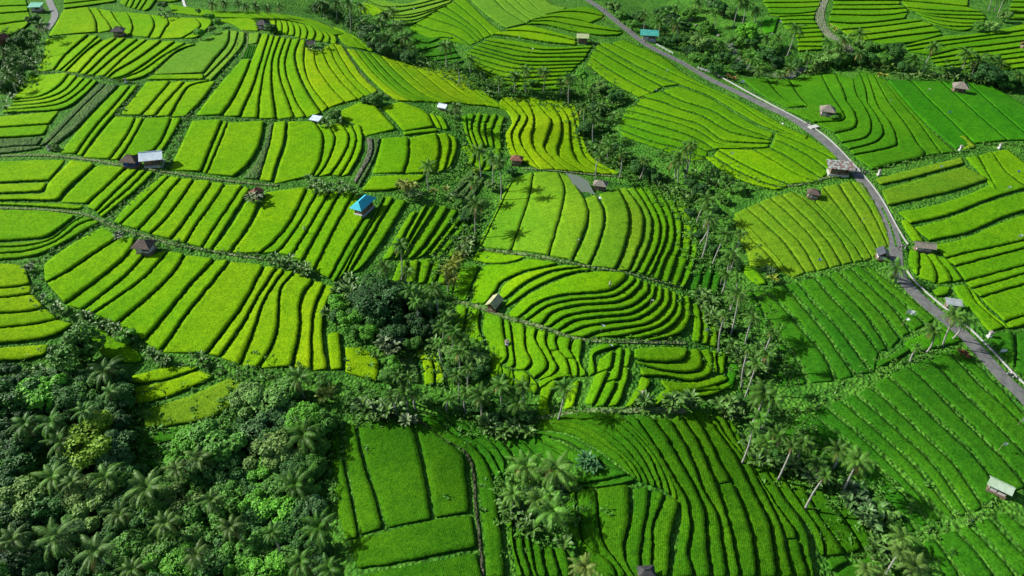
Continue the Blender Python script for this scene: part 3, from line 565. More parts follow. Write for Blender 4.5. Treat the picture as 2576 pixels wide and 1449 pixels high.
# bottom middle sheet
f('first row planted plot at the forest edge', '12', 'rows', '-90 420 -60 700 -20 1000 40 1180|-20 335 12 560 78 880 132 1165', .8, .4)
f('narrow row planted plot right of the forest', '12', 'rows', '10 320 30 560 98 880 140 1145|105 305 150 520 250 850 318 1095', .8, .4)
f('large row planted plot at the bottom', '12', 'rows', '118 290 165 520 268 850 345 1092|530 285 590 500 650 800 690 1025', .8, .4)
f('second large row planted plot at the bottom', '12', 'rows', '548 300 608 500 668 800 705 1015|600 292 800 440 925 545 952 700 982 972', .8, .4)
f('wide bottom plot crossing under the upright plots', '12', 'rows', '60 1190 330 1115 700 1028 988 992|120 1400 500 1348 800 1278 1022 1238', .8, .4)
f('lowest plot at the bottom edge', '12', 'rows', '140 1440 500 1372 1022 1275|140 1560 600 1540 1080 1520', .8, .4)
f('long strips between the ditch path and the palm cluster', '12', 'rows', '600 262 780 420 960 525 1022 650 1050 900 1078 1200 1095 1465|682 232 830 380 1000 482 1102 620 1162 780 1192 1000 1230 1250 1242 1465', .8, .7)
f('thin bands falling from the ridge palms', '12', 'deep', '692 232 850 385 1020 485 1115 620 1200 770|765 232 900 380 1080 482 1170 600 1232 742|850 255 1000 352 1130 442 1230 572|950 275 1100 372 1230 472 1310 585', .9, .9)
f('upright strips under the palm cluster', '12', 'rows', '1215 800 1222 900 1262 1130 1322 1465|1290 1000 1302 1250 1382 1465|1352 1080 1392 1300 1452 1465|1422 1160 1452 1350 1492 1465|1512 1220 1532 1360 1562 1465|1600 1230 1642 1400 1662 1465|1692 1250 1745 1465', 1.0, 1.1)
f('shaded terrace bands above the palm cluster', '12', 'deep', '1240 450 1340 580 1400 700|1320 390 1450 520 1560 620|1420 385 1600 500 1750 600|1540 395 1750 520 1900 640', .8, .8)

f('small strips left of the lone ridge palm', '12', 'mid', '1560 -60 1500 50 1490 180 1500 250|1640 0 1590 80 1570 160 1585 235', .9, .9)
f('plots behind the lone ridge palm', '12', 'lime', '1680 60 1690 130 1670 200|1800 -40 1790 60 1750 190', .9, .9)
f('strips above the ridge palms', '11', 'mid', '1480 1440 1560 1380 1640 1340|1500 1500 1620 1420 1760 1400', .9, .9)
f('small plots behind the middle ridge palms', '11', 'mid', '1120 1190 1130 1280 1100 1380|1205 1310 1190 1360 1180 1440|1290 1355 1280 1400 1270 1450|1400 1360 1420 1420 1400 1480', .9, .8)

f('row planted band on the ridge flank', '12', 'deep', '1425 348 1700 388 1890 488 2040 592 2190 715|1400 378 1650 425 1850 525 1990 615 2070 655', .8, .7)
f('lowest band of the ridge flank', '12', 'deep', '1395 390 1640 440 1830 540 1960 620|1450 440 1620 500 1780 590 1880 650', .8, .7)

f('banded grass terraces behind the side ditch palms', '10', 'fallow', '1010 1262 900 1360 820 1460|1035 1295 945 1390 870 1480|1062 1325 985 1420 925 1510|1085 1360 1030 1440 980 1520', .9, .6)
f('small plots between the ditch path and side palms', '10', 'mid', '905 1110 960 1190 940 1250|960 1110 1010 1180 1000 1240|1070 1170 1080 1230 1060 1290|1130 1140 1150 1210 1130 1290|1190 1130 1210 1200 1200 1280', .9, .9)
f('narrow terraces in the shade left of the cream hut', '11', 'deep', '860 570 820 680 790 800|900 575 860 690 835 815', .9, .8)
f('low terraces in front of the ridge palms', '11', 'mid', '1110 1180 1160 1290 1150 1400|1190 1300 1210 1350 1220 1440|1290 1350 1300 1400 1300 1470|1385 1355 1420 1410 1400 1500|1455 1440 1480 1480 1470 1540', .9, .9)
f('upper bands between gully palms and flag field', '21', 'deep', '480 760 560 940 660 1130|520 750 600 920 720 1120', .9, .6)

# the hillside goes on beyond the picture
f('plots beyond the lower road outside the right side', '22', 'deep', '2780 -300 3000 100 3250 600|2950 -350 3200 50 3450 550|3120 -400 3400 0 3650 500|3300 -450 3600 -50 3850 450', .9, .5)
f('plots outside the right side below the stone hut', '21', 'mid', '2660 130 3000 60 3400 -60|2660 340 3000 260 3400 120|2670 540 3050 450 3500 300|2670 690 3050 640 3500 520|2680 900 3050 850 3500 760|2690 1040 3050 1010 3500 960', .9, .8)
f('plots outside the right side beside the bright field', '20', 'meadow', '2650 620 3000 700 3300 760|2660 800 3000 900 3300 960|2670 1050 3000 1100 3300 1160|2640 1250 3000 1300 3300 1380', .9, .5)
f('field outside the lower right corner', '22', 'deep', '2000 1520 2200 1800 2400 2100|2200 1520 2420 1800 2650 2100|2420 1520 2650 1780 2900 2050|2650 1460 2900 1700 3150 1950|2760 1300 3050 1500 3350 1750', .9, .5)
f('terraces below the bottom edge', '22', 'rows', '-500 1500 -450 1800 -380 2100|-350 1500 -300 1800 -220 2100|-180 1500 -120 1800 -40 2100|0 1500 60 1800 150 2100|200 1500 280 1800 380 2100|420 1500 520 1800 640 2100|660 1500 780 1800 920 2100|900 1500 1040 1800 1200 2100', .9, .8)
f('row planted plots below the bottom edge', '12', 'rows', '100 1600 60 1850 20 2100|500 1600 490 1850 480 2100|1040 1560 1060 1850 1090 2100|1250 1500 1300 1800 1360 2100|1700 1500 1780 1800 1880 2100', .9, .6)
f('plots outside the left side', '01', 'lime', '-900 -240 -500 -235 -80 -230|-950 -60 -500 -60 -80 -62|-1000 120 -500 122 -80 125|-1050 370 -500 374 -80 378|-1100 540 -500 535 -80 530|-1150 740 -500 738 -80 735|-1200 930 -500 930 -80 925|-1250 1150 -500 1155 -80 1152', .9, .8)
# ------------------------------------------------------------------ plant materials
def leaf_mat(name, tint=None, rough=.45, spec=.5, var=.25, use_color=True, trans=.0):
    m, nt, b = mat(name, rough, spec)
    oi = nt.nodes.new('ShaderNodeObjectInfo'); g = geo(nt)
    n1 = noise(nt, .9, 3, g); n2 = noise(nt, 5.0, 2, g)
    base = oi.outputs['Color'] if use_color else tint
    c = mix(nt, base, ramp(nt, n1.outputs[0], [(.3, (.55, .6, .5)), (.7, (1.45, 1.4, 1.3))]).outputs[0], 1.0, 'MULTIPLY')
    c = mix(nt, c, ramp(nt, n2.outputs[0], [(.3, (.7, .7, .7)), (.7, (1.3, 1.3, 1.3))]).outputs[0], .7, 'MULTIPLY')
    nt.links.new(c, b.inputs['Base Color'])
    if trans:
        b.inputs['Transmission Weight'].default_value = 0
    return m
M_PALM = leaf_mat('palm_leaf', rough=.5, spec=.16)
M_BAN = leaf_mat('banana_leaf', rough=.48, spec=.25)
M_LEAF = leaf_mat('tree_leaf', rough=.6, spec=.25)
M_DRY = leaf_mat('dry_leaf', (.20, .15, .05), .7, .2, use_color=False)
M_UNDER = leaf_mat('undergrowth_leaf', (.06, .18, .02), .6, .2, use_color=False)
def bark(name, c1, c2, sc_=6):
    m, nt, b = mat(name, .85, .2); g = geo(nt); n = noise(nt, sc_, 4, g)
    nt.links.new(ramp(nt, n.outputs[0], [(.3, c1), (.7, c2)]).outputs[0], b.inputs['Base Color']); bump(nt, b, n.outputs[0], .6, .05)
    return m
M_TRUNK = bark('palm_bark', (.20, .19, .165), (.40, .39, .36), 3)
M_BARK = bark('tree_bark', (.08, .06, .04), (.16, .13, .1))
M_STEM = bark('banana_stem', (.10, .14, .04), (.20, .22, .10))

def palm_crown(seed, nf=23, L=4.6):
    rd = random.Random(seed); V = []; Fc = []; I = []; dr = (62, 78, 55, 84, 70, 66)[seed % 6]
    for k in range(nf):
        az = k*2.39996+rd.uniform(-.25, .25); lv = k/(nf-1)
        el = R(72-100*lv**.85+rd.uniform(-8, 8)); ln = L*(.82+.25*rd.random())*(1 if lv > .12 else .75)
        droop = R(dr+45*lv+rd.uniform(-14, 16)); dry = lv > .86 and rd.random() < .55
        n = 13; p = Vector((0, 0, 0)); h = Vector((math.cos(az), math.sin(az), 0)); P = [p.copy()]; D = []
        for i in range(n):
            t = i/n; e = el-droop*t**1.15
            d = h*math.cos(e)+Vector((0, 0, math.sin(e))); p = p+d*(ln/n); P.append(p.copy()); D.append(d)
        D.append(D[-1]); side = h.cross(Vector((0, 0, 1))).normalized()
        tw = rd.uniform(-.3, .3)
        # rib
        for i in range(n):
            w = .07*(1-i/n)+.02; u = side*w; b = len(V)
            V += [P[i]-u, P[i]+u, P[i+1]+u*.8, P[i+1]-u*.8]; Fc.append((b, b+1, b+2, b+3)); I.append(1 if dry else 0)
        for i in range(1, n):
            for s in (-1, 1):
                for q in ((0, .5) if i % 3 else (0, .36, .7)):
                    t = (i+q)/n; ll = (.34+.72*math.sin(PI*min(1, t*.9+.12))**.8)*L/4.6*rd.uniform(.75, 1.15)
                    base = P[i].lerp(P[min(i+1, n)], q); d = D[i]; up = side.cross(d).normalized()
                    if up.z < 0: up = -up
                    out = (side*s*math.cos(tw*s)+up*(.25-.5*t)+Vector((0, 0, -.35))).normalized()
                    tipd = (out*.75+d*.75+Vector((0, 0, -.25-.2*rd.random()))).normalized()
                    w = .042; a = base; m_ = a+((out+d*.6).normalized())*ll*.5; c = m_+tipd*ll*.5+Vector((0, 0, -.12*ll))
                    b = len(V); V += [a-d*w, a+d*w, m_+d*w*1.15, m_-d*w*1.15, c]; 
                    Fc += [(b, b+1, b+2, b+3), (b+3, b+2, b+4)]; I += [1 if dry else 0]*2
    # nuts
    mb = MB(); 
    for k in range(7):
        a = rd.uniform(0, 6.28); mb.ball((math.cos(a)*.3, math.sin(a)*.3, -.35-.15*rd.random()), .14, n=5)
    b = len(V); V += [Vector(v) for v in mb.V]; Fc += [tuple(i+b for i in f) for f in mb.F]; I += [1]*len(mb.F)
    return mesh('palm_crown', V, Fc, [M_PALM, M_DRY], I)
def palm_trunk(seed):
    """unit height trunk, slightly bowed"""
    rd = random.Random(seed); bx = rd.uniform(-.035, .035); by = rd.uniform(-.035, .035); mb = MB()
    P = []; rr = []
    for i in range(11):
        t = i/10; P.append((bx*math.sin(PI*t), by*math.sin(PI*t), t)); rr.append((.0165-.007*t)*(1.5 if i == 0 else 1))
    mb.tube(P, rr, 7); return mesh('palm_trunk', mb.V, mb.F, [M_TRUNK], smooth_=True)
CROWNS = [palm_crown(s, nf, L) for s, nf, L in ((1, 24, 4.6), (2, 21, 4.8), (3, 26, 4.4), (4, 19, 4.9), (5, 24, 4.5), (6, 22, 4.7))]
TRUNKS = [palm_trunk(s) for s in range(4)]

def banana_mesh(seed, n=11, L=2.3):
    rd = random.Random(seed); V = []; Fc = []
    for k in range(n):
        az = k*2.4+rd.uniform(-.3, .3); el = R(rd.uniform(48, 82)); ln = L*rd.uniform(.7, 1.15); droop = R(rd.uniform(60, 125))
        h = Vector((math.cos(az), math.sin(az), 0)); side = h.cross(Vector((0, 0, 1))); ns = 8; p = h*.08; 
        wmax = .33*rd.uniform(.8, 1.2); rows = []
        for i in range(ns+1):
            t = i/ns; e = el-droop*t*t**.2
            d = h*math.cos(e)+Vector((0, 0, math.sin(e))); 
            w = wmax*math.sin(PI*min(1, max(0, (t-.14)/.86*.93+.07)))**.6 if t > .14 else .04
            nrm = side.cross(d).normalized()
            if nrm.z < 0: nrm = -nrm
            rows.append((p-side*w+nrm*w*.35, p.copy(), p+side*w+nrm*w*.35)); p = p+d*(ln/ns)
        b = len(V)
        for r in rows: V += list(r)
        for i in range(ns):
            a = b+3*i
            tear = rd.random() < .35
            if not (tear and i % 2): Fc.append((a, a+1, a+4, a+3))
            else: Fc.append((a, a+1, a+4))
            Fc.append((a+1, a+2, a+5, a+4))
    return mesh('banana_leaves', V, Fc, [M_BAN])
BAN = [banana_mesh(s) for s in range(5)]
def ban_stem():
    mb = MB(); mb.tube([(0, 0, 0), (.02, .01, .5), (0, 0, 1.0)], [.16, .13, .09], 7); mb.tube([(.25, .1, 0), (.4, .18, .6)], [.1, .06], 6)
    return mesh('banana_stem', mb.V, mb.F, [M_STEM], smooth_=True)
BSTEM = ban_stem()

def tree_crown(seed, nleaf=2600, ls=.115, lobes=11, tall=.85, feather=False):
    """crown of unit radius made of leaf clumps around uneven lobes"""
    rg = np.random.default_rng(seed)
    c = []; 
    for k in range(lobes):
        a = rg.uniform(0, 2*PI); r = rg.uniform(.25, .72)**.8 if k else 0; z = rg.uniform(-.35, .55)*tall if k else .35*tall
        c.append((r*math.cos(a), r*math.sin(a), z, rg.uniform(.26, .48)))
    c = np.array(c)
    li = rg.integers(0, lobes, nleaf*2); d = rg.normal(size=(nleaf*2, 3)); d /= np.sqrt((d**2).sum(1))[:, None]
    # small twig clumps on each lobe
    cl = rg.normal(size=(lobes*24, 3)); cl /= np.sqrt((cl**2).sum(1))[:, None]
    d = cl[li*24+rg.integers(0, 24, nleaf*2)]*.75+d*.42; d /= np.sqrt((d**2).sum(1))[:, None]
    rad = c[li, 3]*(1+rg.uniform(-.28, .12, nleaf*2)); P = c[li, :3]+d*rad[:, None]*np.array([1, 1, .8])
    # drop leaves buried in other lobes
    keep = np.ones(len(P), bool)
    for k in range(lobes):
        dd = np.sqrt((((P-c[k, :3])/np.array([1, 1, .8]))**2).sum(1)); keep &= ~((dd < c[k, 3]*.72) & (li != k))
    keep &= ~((d[:, 2] < -.55) & (rg.random(len(P)) < .7))
    P = P[keep][:nleaf]; d = d[keep][:nleaf]; n = len(P)
    nrm = d*.8+rg.normal(size=(n, 3))*.45+np.array([0, 0, .45]); nrm /= np.sqrt((nrm**2).sum(1))[:, None]
    t = np.cross(nrm, rg.normal(size=(n, 3))); t /= np.sqrt((t**2).sum(1))[:, None]; w = np.cross(nrm, t)
    s = ls*rg.uniform(.6, 1.25, n)[:, None]; k = .42 if feather else .62
    q = np.stack([P-t*s, P-w*s*k+nrm*s*.12, P+t*s, P+w*s*k+nrm*s*.12], 1).reshape(-1, 3)
    F_ = np.arange(n*4).reshape(n, 4)
    me = bpy.data.meshes.new('tree_crown'); me.vertices.add(len(q)); me.vertices.foreach_set('co', q.ravel())
    me.loops.add(F_.size); me.loops.foreach_set('vertex_index', F_.ravel())
    me.polygons.add(n); me.polygons.foreach_set('loop_start', np.arange(0, F_.size, 4)); me.polygons.foreach_set('use_smooth', np.zeros(n, bool)); me.update(calc_edges=True)
    me.materials.append(M_LEAF)
    return me, c
def tree_trunk(c, seed):
    rd = random.Random(seed); mb = MB()
    mb.tube([(0, 0, -1.6), (.03, .02, -.9), (0, 0, -.2)], [.09, .06, .045], 7)
    for k in range(1, min(8, len(c))):
        p = Vector(c[k, :3]); mb.tube([(0, 0, -.8+.05*k), p*.45+Vector((0, 0, -.25)), p*.9], [.04, .025, .01], 5)
    return mesh('tree_trunk', mb.V, mb.F, [M_BARK], smooth_=True)
TREES = []
for s in range(7):
    me, c = tree_crown(20+s, 5600 if s < 5 else 4200, .072 if s != 3 else .09, 10+s, .85 if s != 2 else 1.15, feather=(s == 4))
    TREES.append((me, tree_trunk(c, s)))

# ------------------------------------------------------------------ placing plants
ORD = ['', 'second', 'third', 'fourth', 'fifth', 'sixth', 'seventh', 'eighth', 'ninth', 'tenth', 'eleventh', 'twelfth', 'thirteenth', 'fourteenth', 'fifteenth', 'sixteenth', 'seventeenth', 'eighteenth', 'nineteenth', 'twentieth']
def order_labels(items, noun, where):
    """items: list of (x, y). one label each, counted from the left"""
    if len(items) == 1: return [f'{noun} {where}']
    idx = sorted(range(len(items)), key=lambda i: (items[i][0], items[i][1])); out = [None]*len(items)
    for r, i in enumerate(idx):
        if r == 0: s = 'leftmost'
        elif r == len(idx)-1: s = 'rightmost'
        else: s = ORD[r]+' from left'
        out[i] = f'{noun}, {s} {where}'
    return out
def palm_at(tile, x, y, base, d, label, group, seed, col=None, L=None):
    rd = random.Random(seed*7+1)
    hgt = L or rd.uniform(6.5, 9.5)
    if base:
        b = at(tile, base[0], base[1]); uv = tpx(tile, [x, y]); r_ = Vector(rays(uv)[0]).normalized()
        o = Vector((0, 0, CAMH)); best = None
        # point on the crown ray nearest the vertical over the base
        rh = Vector((r_.x, r_.y)); t = (Vector((b.x, b.y)).dot(rh))/rh.dot(rh); c = o+r_*t
        c = c if c.z-b.z > 4 else o+r_*(t*.97)
    else:
        c = at(tile, x, y, hgt); b = Vector((c.x+rd.uniform(-1, 1), c.y+rd.uniform(-.6, .6), 0)); b.z = Hs(b.x, b.y)
    b.z -= .25; v = c-b; ln = v.length
    t = thing('coconut_palm', label, 'palm tree', b, 0, group)
    q = Vector((0, 0, 1)).rotation_difference(v.normalized())
    tr = new_obj('trunk', TRUNKS[seed % 4], t); tr.rotation_mode = 'QUATERNION'; tr.rotation_quaternion = q @ Quaternion((0, 0, 1), rd.uniform(0, 6))
    k = 13/ln; tr.scale = (ln*k, ln*k, ln)
    cr = new_obj('crown', CROWNS[seed % 6], t); cr.location = v; dia = d*mpp(c) if d else rd.uniform(7.5, 8.8)
    s = dia/6.6; cr.scale = (s, s, s*.95); cr.rotation_euler = (rd.uniform(-.12, .12), rd.uniform(-.12, .12), rd.uniform(0, 6.28))
    g = rd.uniform(.8, 1.25); col = col or (.05, .14, .014)
    cr.color = (col[0]*g, col[1]*g*rd.uniform(.9, 1.1), col[2]*g, 1); return t
_ps = [0]
def palms(tile, where, pts, noun='coconut palm', group=None, col=None, L=None):
    items = [(p[0], p[1]) for p in pts]; labs = order_labels(items, noun, where)
    for p, lb in zip(pts, labs):
        _ps[0] += 1
        palm_at(tile, p[0], p[1], (p[3], p[4]) if len(p) > 3 else None, p[2] if len(p) > 2 else 0, lb, group or 'coconut palms of the valley', _ps[0], col, L)
def bananas(tile, where, pts, noun='banana plant', col=(.065, .15, .025), size=1.0):
    size *= .92
    labs = order_labels([(p[0], p[1]) for p in pts], noun, where)
    for p, lb in zip(pts, labs):
        _ps[0] += 1; rd = random.Random(_ps[0])
        stem = rd.uniform(.9, 1.7)*size; c = at(tile, p[0], p[1], stem+.9)
        b = Vector((c.x, c.y, Hs(c.x, c.y)-.1)); s = size*rd.uniform(.85, 1.2)*(p[2] if len(p) > 2 else 1)
        t = thing('banana_plant', lb, 'banana plant', b, rd.uniform(0, 6.28), 'banana plants along banks and gullies')
        st = new_obj('stem', BSTEM, t); st.scale = (s, s, stem)
        lv = new_obj('leaves', BAN[_ps[0] % 5], t); lv.location = (0, 0, stem*.97); lv.scale = (s, s, s)
        g = rd.uniform(.75, 1.3); lv.color = (col[0]*g, col[1]*g, col[2]*g, 1)
TCOL = {'bright': (.075, .26, .012), 'yellow': (.14, .27, .01), 'dark': (.028, .105, .014), 'blue': (.05, .13, .035), 'mid': (.055, .17, .016), 'pale': (.10, .19, .035), 'black': (.018, .07, .012), 'light': (.10, .22, .04)}
TWORD = {'bright': 'bright green', 'yellow': 'yellow green', 'dark': 'dark green', 'blue': 'bluish green', 'mid': 'mid green', 'pale': 'pale flowering', 'black': 'very dark', 'light': 'light green'}
def tree(tile, x, y, d, col, label, hk=.85, variant=None, name='broadleaf_tree', cat='tree', group=None):
    _ps[0] += 1; rd = random.Random(_ps[0]*3)
    g0 = at(tile, x, y); r = d*mpp(g0)/2; c = at(tile, x, y, r*hk+.2)
    t = thing(name, label, cat, (c.x, c.y, Hs(c.x, c.y)-.2), rd.uniform(0, 6.28), group)
    me, tm = TREES[(_ps[0]*5) % 7 if variant is None else variant]
    z = c.z-t.location.z
    tr = new_obj('trunk', tm, t); tr.location = (0, 0, z); tr.scale = (r, r, z/1.5)
    cr = new_obj('crown', me, t); cr.location = (0, 0, z); cr.scale = (r*1.08, r*1.08, r*rd.uniform(.85, 1.0))
    k = rd.uniform(.85, 1.15); b = TCOL[col]; k *= 1.22; cr.color = (b[0]*k, b[1]*k, b[2]*k, 1)
def trees(tile, where, pts, hk=.85, noun='tree', **kw):
    kinds = {}
    for p in pts: kinds.setdefault(p[3], []).append(p)
    for k, ps in kinds.items():
        for p, lb in zip(ps, order_labels([(p[0], p[1]) for p in ps], f'{TWORD[k]} {noun}', where)):
            tree(tile, p[0], p[1], p[2], k, lb, hk, **kw)

# ---- palms
palms('00', 'beside the top left farm road', [(300,185,110,330,290), (268,258,90,285,330), (335,215,80,370,270)])
palms('00', 'in the left edge gully', [(60,560,130), (75,480,120), (30,390,110)])
palms('00', 'in the row of palms along the top edge', [(1600,25,90,1600,95), (1690,20,90,1700,95), (1790,10,95,1800,95), (1850,45,90,1850,100), (1930,45,95,1940,105), (2015,55,90,2020,105), (2110,50,85,2110,105)])
palms('10', 'at the left end of the upper palm wood', [(-140,30,130,-130,150), (-40,20,120,-30,170), (55,20,120,70,250), (150,50,120,160,200), (150,180,120,160,290)])
palms('10', 'in the middle of the upper palm wood', [(290,165,120,300,290), (330,110,110,330,200), (385,80,110,385,200), (400,200,120,410,330), (255,270,120,265,390), (330,280,120,335,390)])
palms('10', 'at the right end of the upper palm wood', [(480,275,125,475,390), (440,180,100,450,260), (540,375,110,540,450)])
palms('10', 'standing alone against the dark terraces', [(790,345,140,790,520)], 'tall coconut palm')
palms('10', 'on the hollow edge near the lone palm', [(978,455,120,978,560), (870,480,80)])
palms('10', 'in the row before the thin terraces', [(1192,600,75,1192,715), (1312,568,120,1312,700), (1398,530,120,1393,700), (1525,545,120,1520,705), (1655,615,90,1655,725)])
palms('10', 'with a long pale trunk left of the hollow', [(1728,590,130,1716,790)])
palms('10', 'on the bend of the gully', [(1835,810,130,1830,930), (1912,880,130,1903,1085), (1960,800,100), (1900,700,90)])
palms('10', 'at the right foot of the yellow spur', [(2020,1100,120,2010,1220), (1950,1170,100), (2120,1150,100), (2290,1210,110)])
palms('10', 'around the side ditch and red brown hut', [(1040,1140,150,1055,1340), (1140,1190,150,1140,1440), (1000,1370,130,992,1540), (1190,1225,130,1205,1510)])
palms('10', 'standing before the lime plots', [(658,1255,140,662,1440)], 'single coconut palm')
palms('10', 'beside the fallen tin roof', [(868,800,120,868,880)], 'bushy coconut palm')
palms('10', 'near the yellow bush row', [(480,1390,110)], 'low yellowish palm', col=(.14, .17, .02), L=4)
palms('10', 'among the trees beyond the teal roof', [(2282,105,100,2280,230), (2395,170,130,2400,290), (2470,110,120,2470,200), (2530,170,120,2540,280), (2440,230,100,2445,300), (2520,60,100,2520,150)])
palms('20', 'with long pale trunks near the top edge', [(430,5,120,380,205), (482,25,110,450,182), (557,70,115,545,165), (120,25,100,115,90), (240,85,90,235,220)])
palms('20', 'leaning over the stream trees', [(855,215,150,785,430)], 'tall pale trunked coconut palm')
palms('20', 'in the stream wood left of the tall leaning palm', [(80,265,110,80,340), (300,335,110,300,410), (575,530,110,572,570), (522,440,140,500,545), (640,290,110,640,370), (725,285,110,725,360), (30,330,100,30,400), (240,450,100,240,500)])
palms('20', 'on the stream bank above the field slope', [(945,425,110,920,545), (820,515,110,800,600), (735,552,100,735,590)])
palms('20', 'around the end of the pale farm track', [(1100,320,110,1090,400), (1225,300,130,1230,390), (1335,255,120,1310,345), (1180,350,100,1180,420), (1340,400,100,1335,460)])
palms('20', 'leaning along the right part of the stream', [(1900,350,130,1805,560), (1750,450,140,1725,550), (2148,405,140,2085,555), (2235,450,130,2180,575), (2545,565,110,2530,620), (2400,480,90,2395,560)])
palms('20', 'at the top right corner with bare trunks', [(2350,-70,120,2308,80), (2400,-60,120,2350,85), (2440,-40,120,2375,135)])
palms('21', 'at the top of the right gully', [(-20,-250,150,-30,-60), (30,-330,150,20,-140), (-60,-230,130,-60,-100), (75,-360,120)], L=11.5)
palms('21', 'with bundled pale trunks in the right gully', [(190,55,160,100,245), (215,215,150,120,395), (185,130,130,150,290), (325,320,150,222,552), (200,190,120,145,500)], L=11.5)
palms('21', 'halfway down the right gully', [(440,310,120), (385,470,170,310,730), (350,500,120,300,760), (330,620,120,290,700), (415,640,110)], L=11.5)
palms('21', 'in the lower right gully', [(425,775,180,360,1085), (365,800,120,350,910), (530,940,150,470,1165), (640,1230,150,620,1370), (560,1290,120), (680,1060,110), (320,930,100), (500,1180,110)], L=11.5)
palms('21', 'on the road bend', [(1610,575,190,1618,690)], 'broad crowned coconut palm', L=11.5)
palms('21', 'leaning beside the lower road', [(2055,930,170,1962,1160), (2125,960,160,2030,1112)], 'leaning coconut palm', L=11.5)
palms('21', 'on the grass left of the leaning pair', [(1895,1045,160,1842,1208)], 'slender coconut palm', L=11.5)
palms('21', 'at the ditch below the flag field', [(1775,1170,90,1718,1278)], 'small yellowish palm', L=5)
palms('22', 'heading the gully at the ridge end', [(615,70,250,505,320), (570,120,170,560,240), (680,110,180)], 'dense coconut palm', L=10.5)
palms('22', 'in the lower gully clump', [(585,260,170,575,350), (630,440,190,640,540), (720,380,170,720,480), (920,445,200,880,590), (530,330,120), (830,470,130)], L=10.5)
palms('22', 'in the shaded gully beside the long trunk', [(1180,500,180,1130,650), (1020,600,170,1020,700), (1080,690,130)], L=10.5)
palms('22', 'standing clear over the big field', [(1325,575,240,1192,848)], 'tall white trunked coconut palm', L=10.5)
palms('22', 'at the lower end of the gully', [(1660,1160,210,1620,1290), (1760,1370,240,1700,1500), (1640,1260,150), (1385,1400,170), (1500,1430,120)], col=(.075, .15, .025), L=10.5)
palms('12', 'along the ridge left of the middle', [(480,60,170,500,200), (375,90,120), (560,70,110,560,190), (820,110,150,800,200)])
palms('12', 'standing on the ridge in the middle', [(1055,90,190,1058,265), (1205,10,170,1205,190), (1370,20,170,1370,160), (1330,150,170,1340,270), (940,60,130)])
palms('12', 'leaning on the ridge right of the middle', [(1685,30,180,1635,268)], 'lone pale trunked palm')
palms('12', 'in the big bottom cluster', [(1395,620,270,1400,740), (1625,640,280,1620,760), (1300,830,190,1300,930), (1590,950,300,1550,1090), (1480,870,200,1480,960), (1560,830,170,1570,920)], 'large coconut palm', col=(.07, .17, .022))
palms('12', 'cut by the bottom edge', [(1840,1385,230,1830,1500)], 'yellowish coconut palm', col=(.11, .18, .03))
palms('11', 'above the banana clump in the side gully', [(1015,90,180,1012,340)], 'tall coconut palm')
palms('11', 'left over the dark tree clump', [(450,400,170,455,690), (328,570,160,340,660), (500,600,130,500,690)])
palms('11', 'on the right slope of the dark tree clump', [(520,740,150), (590,760,140), (700,730,140), (560,830,130), (660,790,120)])
palms('11', 'along the dark bank right of the clump', [(790,930,160,800,1040), (760,1020,140), (850,1060,150), (900,1110,140), (740,1130,110)])
palms('11', 'yellowish on the crest above the clump', [(850,540,140), (830,650,150), (880,490,110), (800,590,110)], 'short palm', col=(.15, .19, .02), L=4.5)
palms('11', 'at the foot of the bank near the ridge', [(900,1210,150), (880,1380,130), (960,1330,120), (430,1390,130), (510,1400,120)], L=8)
palms('01', 'at the edge of the bottom left forest', [(790,1350,260,800,1500)], 'dark coconut palm', col=(.05, .12, .02))
palms('01', 'beside the yellow plot and forest tip', [(2255,1400,200,2300,1560)])
palms('02', 'in the upper left forest', [(195,300,240), (385,290,230), (640,200,190), (450,440,220), (830,60,150)], 'coconut palm', col=(.055, .14, .02))
palms('02', 'in a row across the middle of the forest', [(395,700,250), (545,740,200), (795,700,260), (1105,790,330)], 'large coconut palm', col=(.07, .16, .025))
palms('02', 'at the bottom of the forest', [(90,1170,230), (425,1160,330), (720,1260,290), (-30,1230,180)], 'large coconut palm', col=(.06, .13, .025))
palms('02', 'among the crowns of the middle forest', [(1500,560,220), (1250,1050,230), (1600,880,200), (900,980,210), (1330,640,180), (1740,1080,220), (1480,1290,230), (1000,1400,220)], 'half hidden coconut palm', col=(.06, .13, .02), L=9)
palms('02', 'on the right margin of the forest', [(2290,380,280,2310,520), (2235,760,270,2245,880), (2405,1080,270,2410,1230), (2270,1340,260), (2480,1400,220), (2060,1120,170)])

# ---- banana plants and low palms
bananas('00', 'on the left edge bank above the gully', [(180,400), (215,440), (260,470), (205,500), (150,470), (280,400), (120,520)])
bananas('00', 'lower on the left edge bank', [(110,570), (90,650), (130,620), (60,700), (30,760), (90,720), (40,810)])
bananas('00', 'around the clump at the end of the top plots', [(1210,70), (1240,100), (1280,90), (1260,120), (1210,110), (1310,100)])
bananas('00', 'beside the hilltop hut ruin', [(2370,340), (2410,370), (2340,365), (2440,335), (2320,350)])
bananas('00', 'in the clump by the fallen tin sheet', [(2450,900), (2500,880), (2480,930), (2530,850), (2420,925), (2555,900)])
bananas('00', 'along the bank under the tall plots', [(2330,1340), (2390,1360), (2350,1410), (2430,1400), (2500,1390), (2550,1430), (2460,1430), (2400,1440)])
bananas('00', 'by the twin huts', [(1215,1235)], size=.8)
bananas('10', 'continuing the bank clump to the right', [(-10,1380), (40,1410), (90,1430), (10,1440)])
bananas('10', 'under the upper palm wood', [(240,340), (280,360), (560,460), (600,470), (640,480), (520,430), (380,390), (440,400)])
bananas('10', 'on the slope below the lone palm row', [(1040,560), (1080,600), (1110,640), (1150,620), (1100,690), (1140,700), (1290,690), (1065,545), (850,500)])
bananas('10', 'in the bend of the hollow', [(1920,690), (2040,770), (2080,750), (2010,830), (2050,860), (2110,770), (1800,790), (1990,740)])
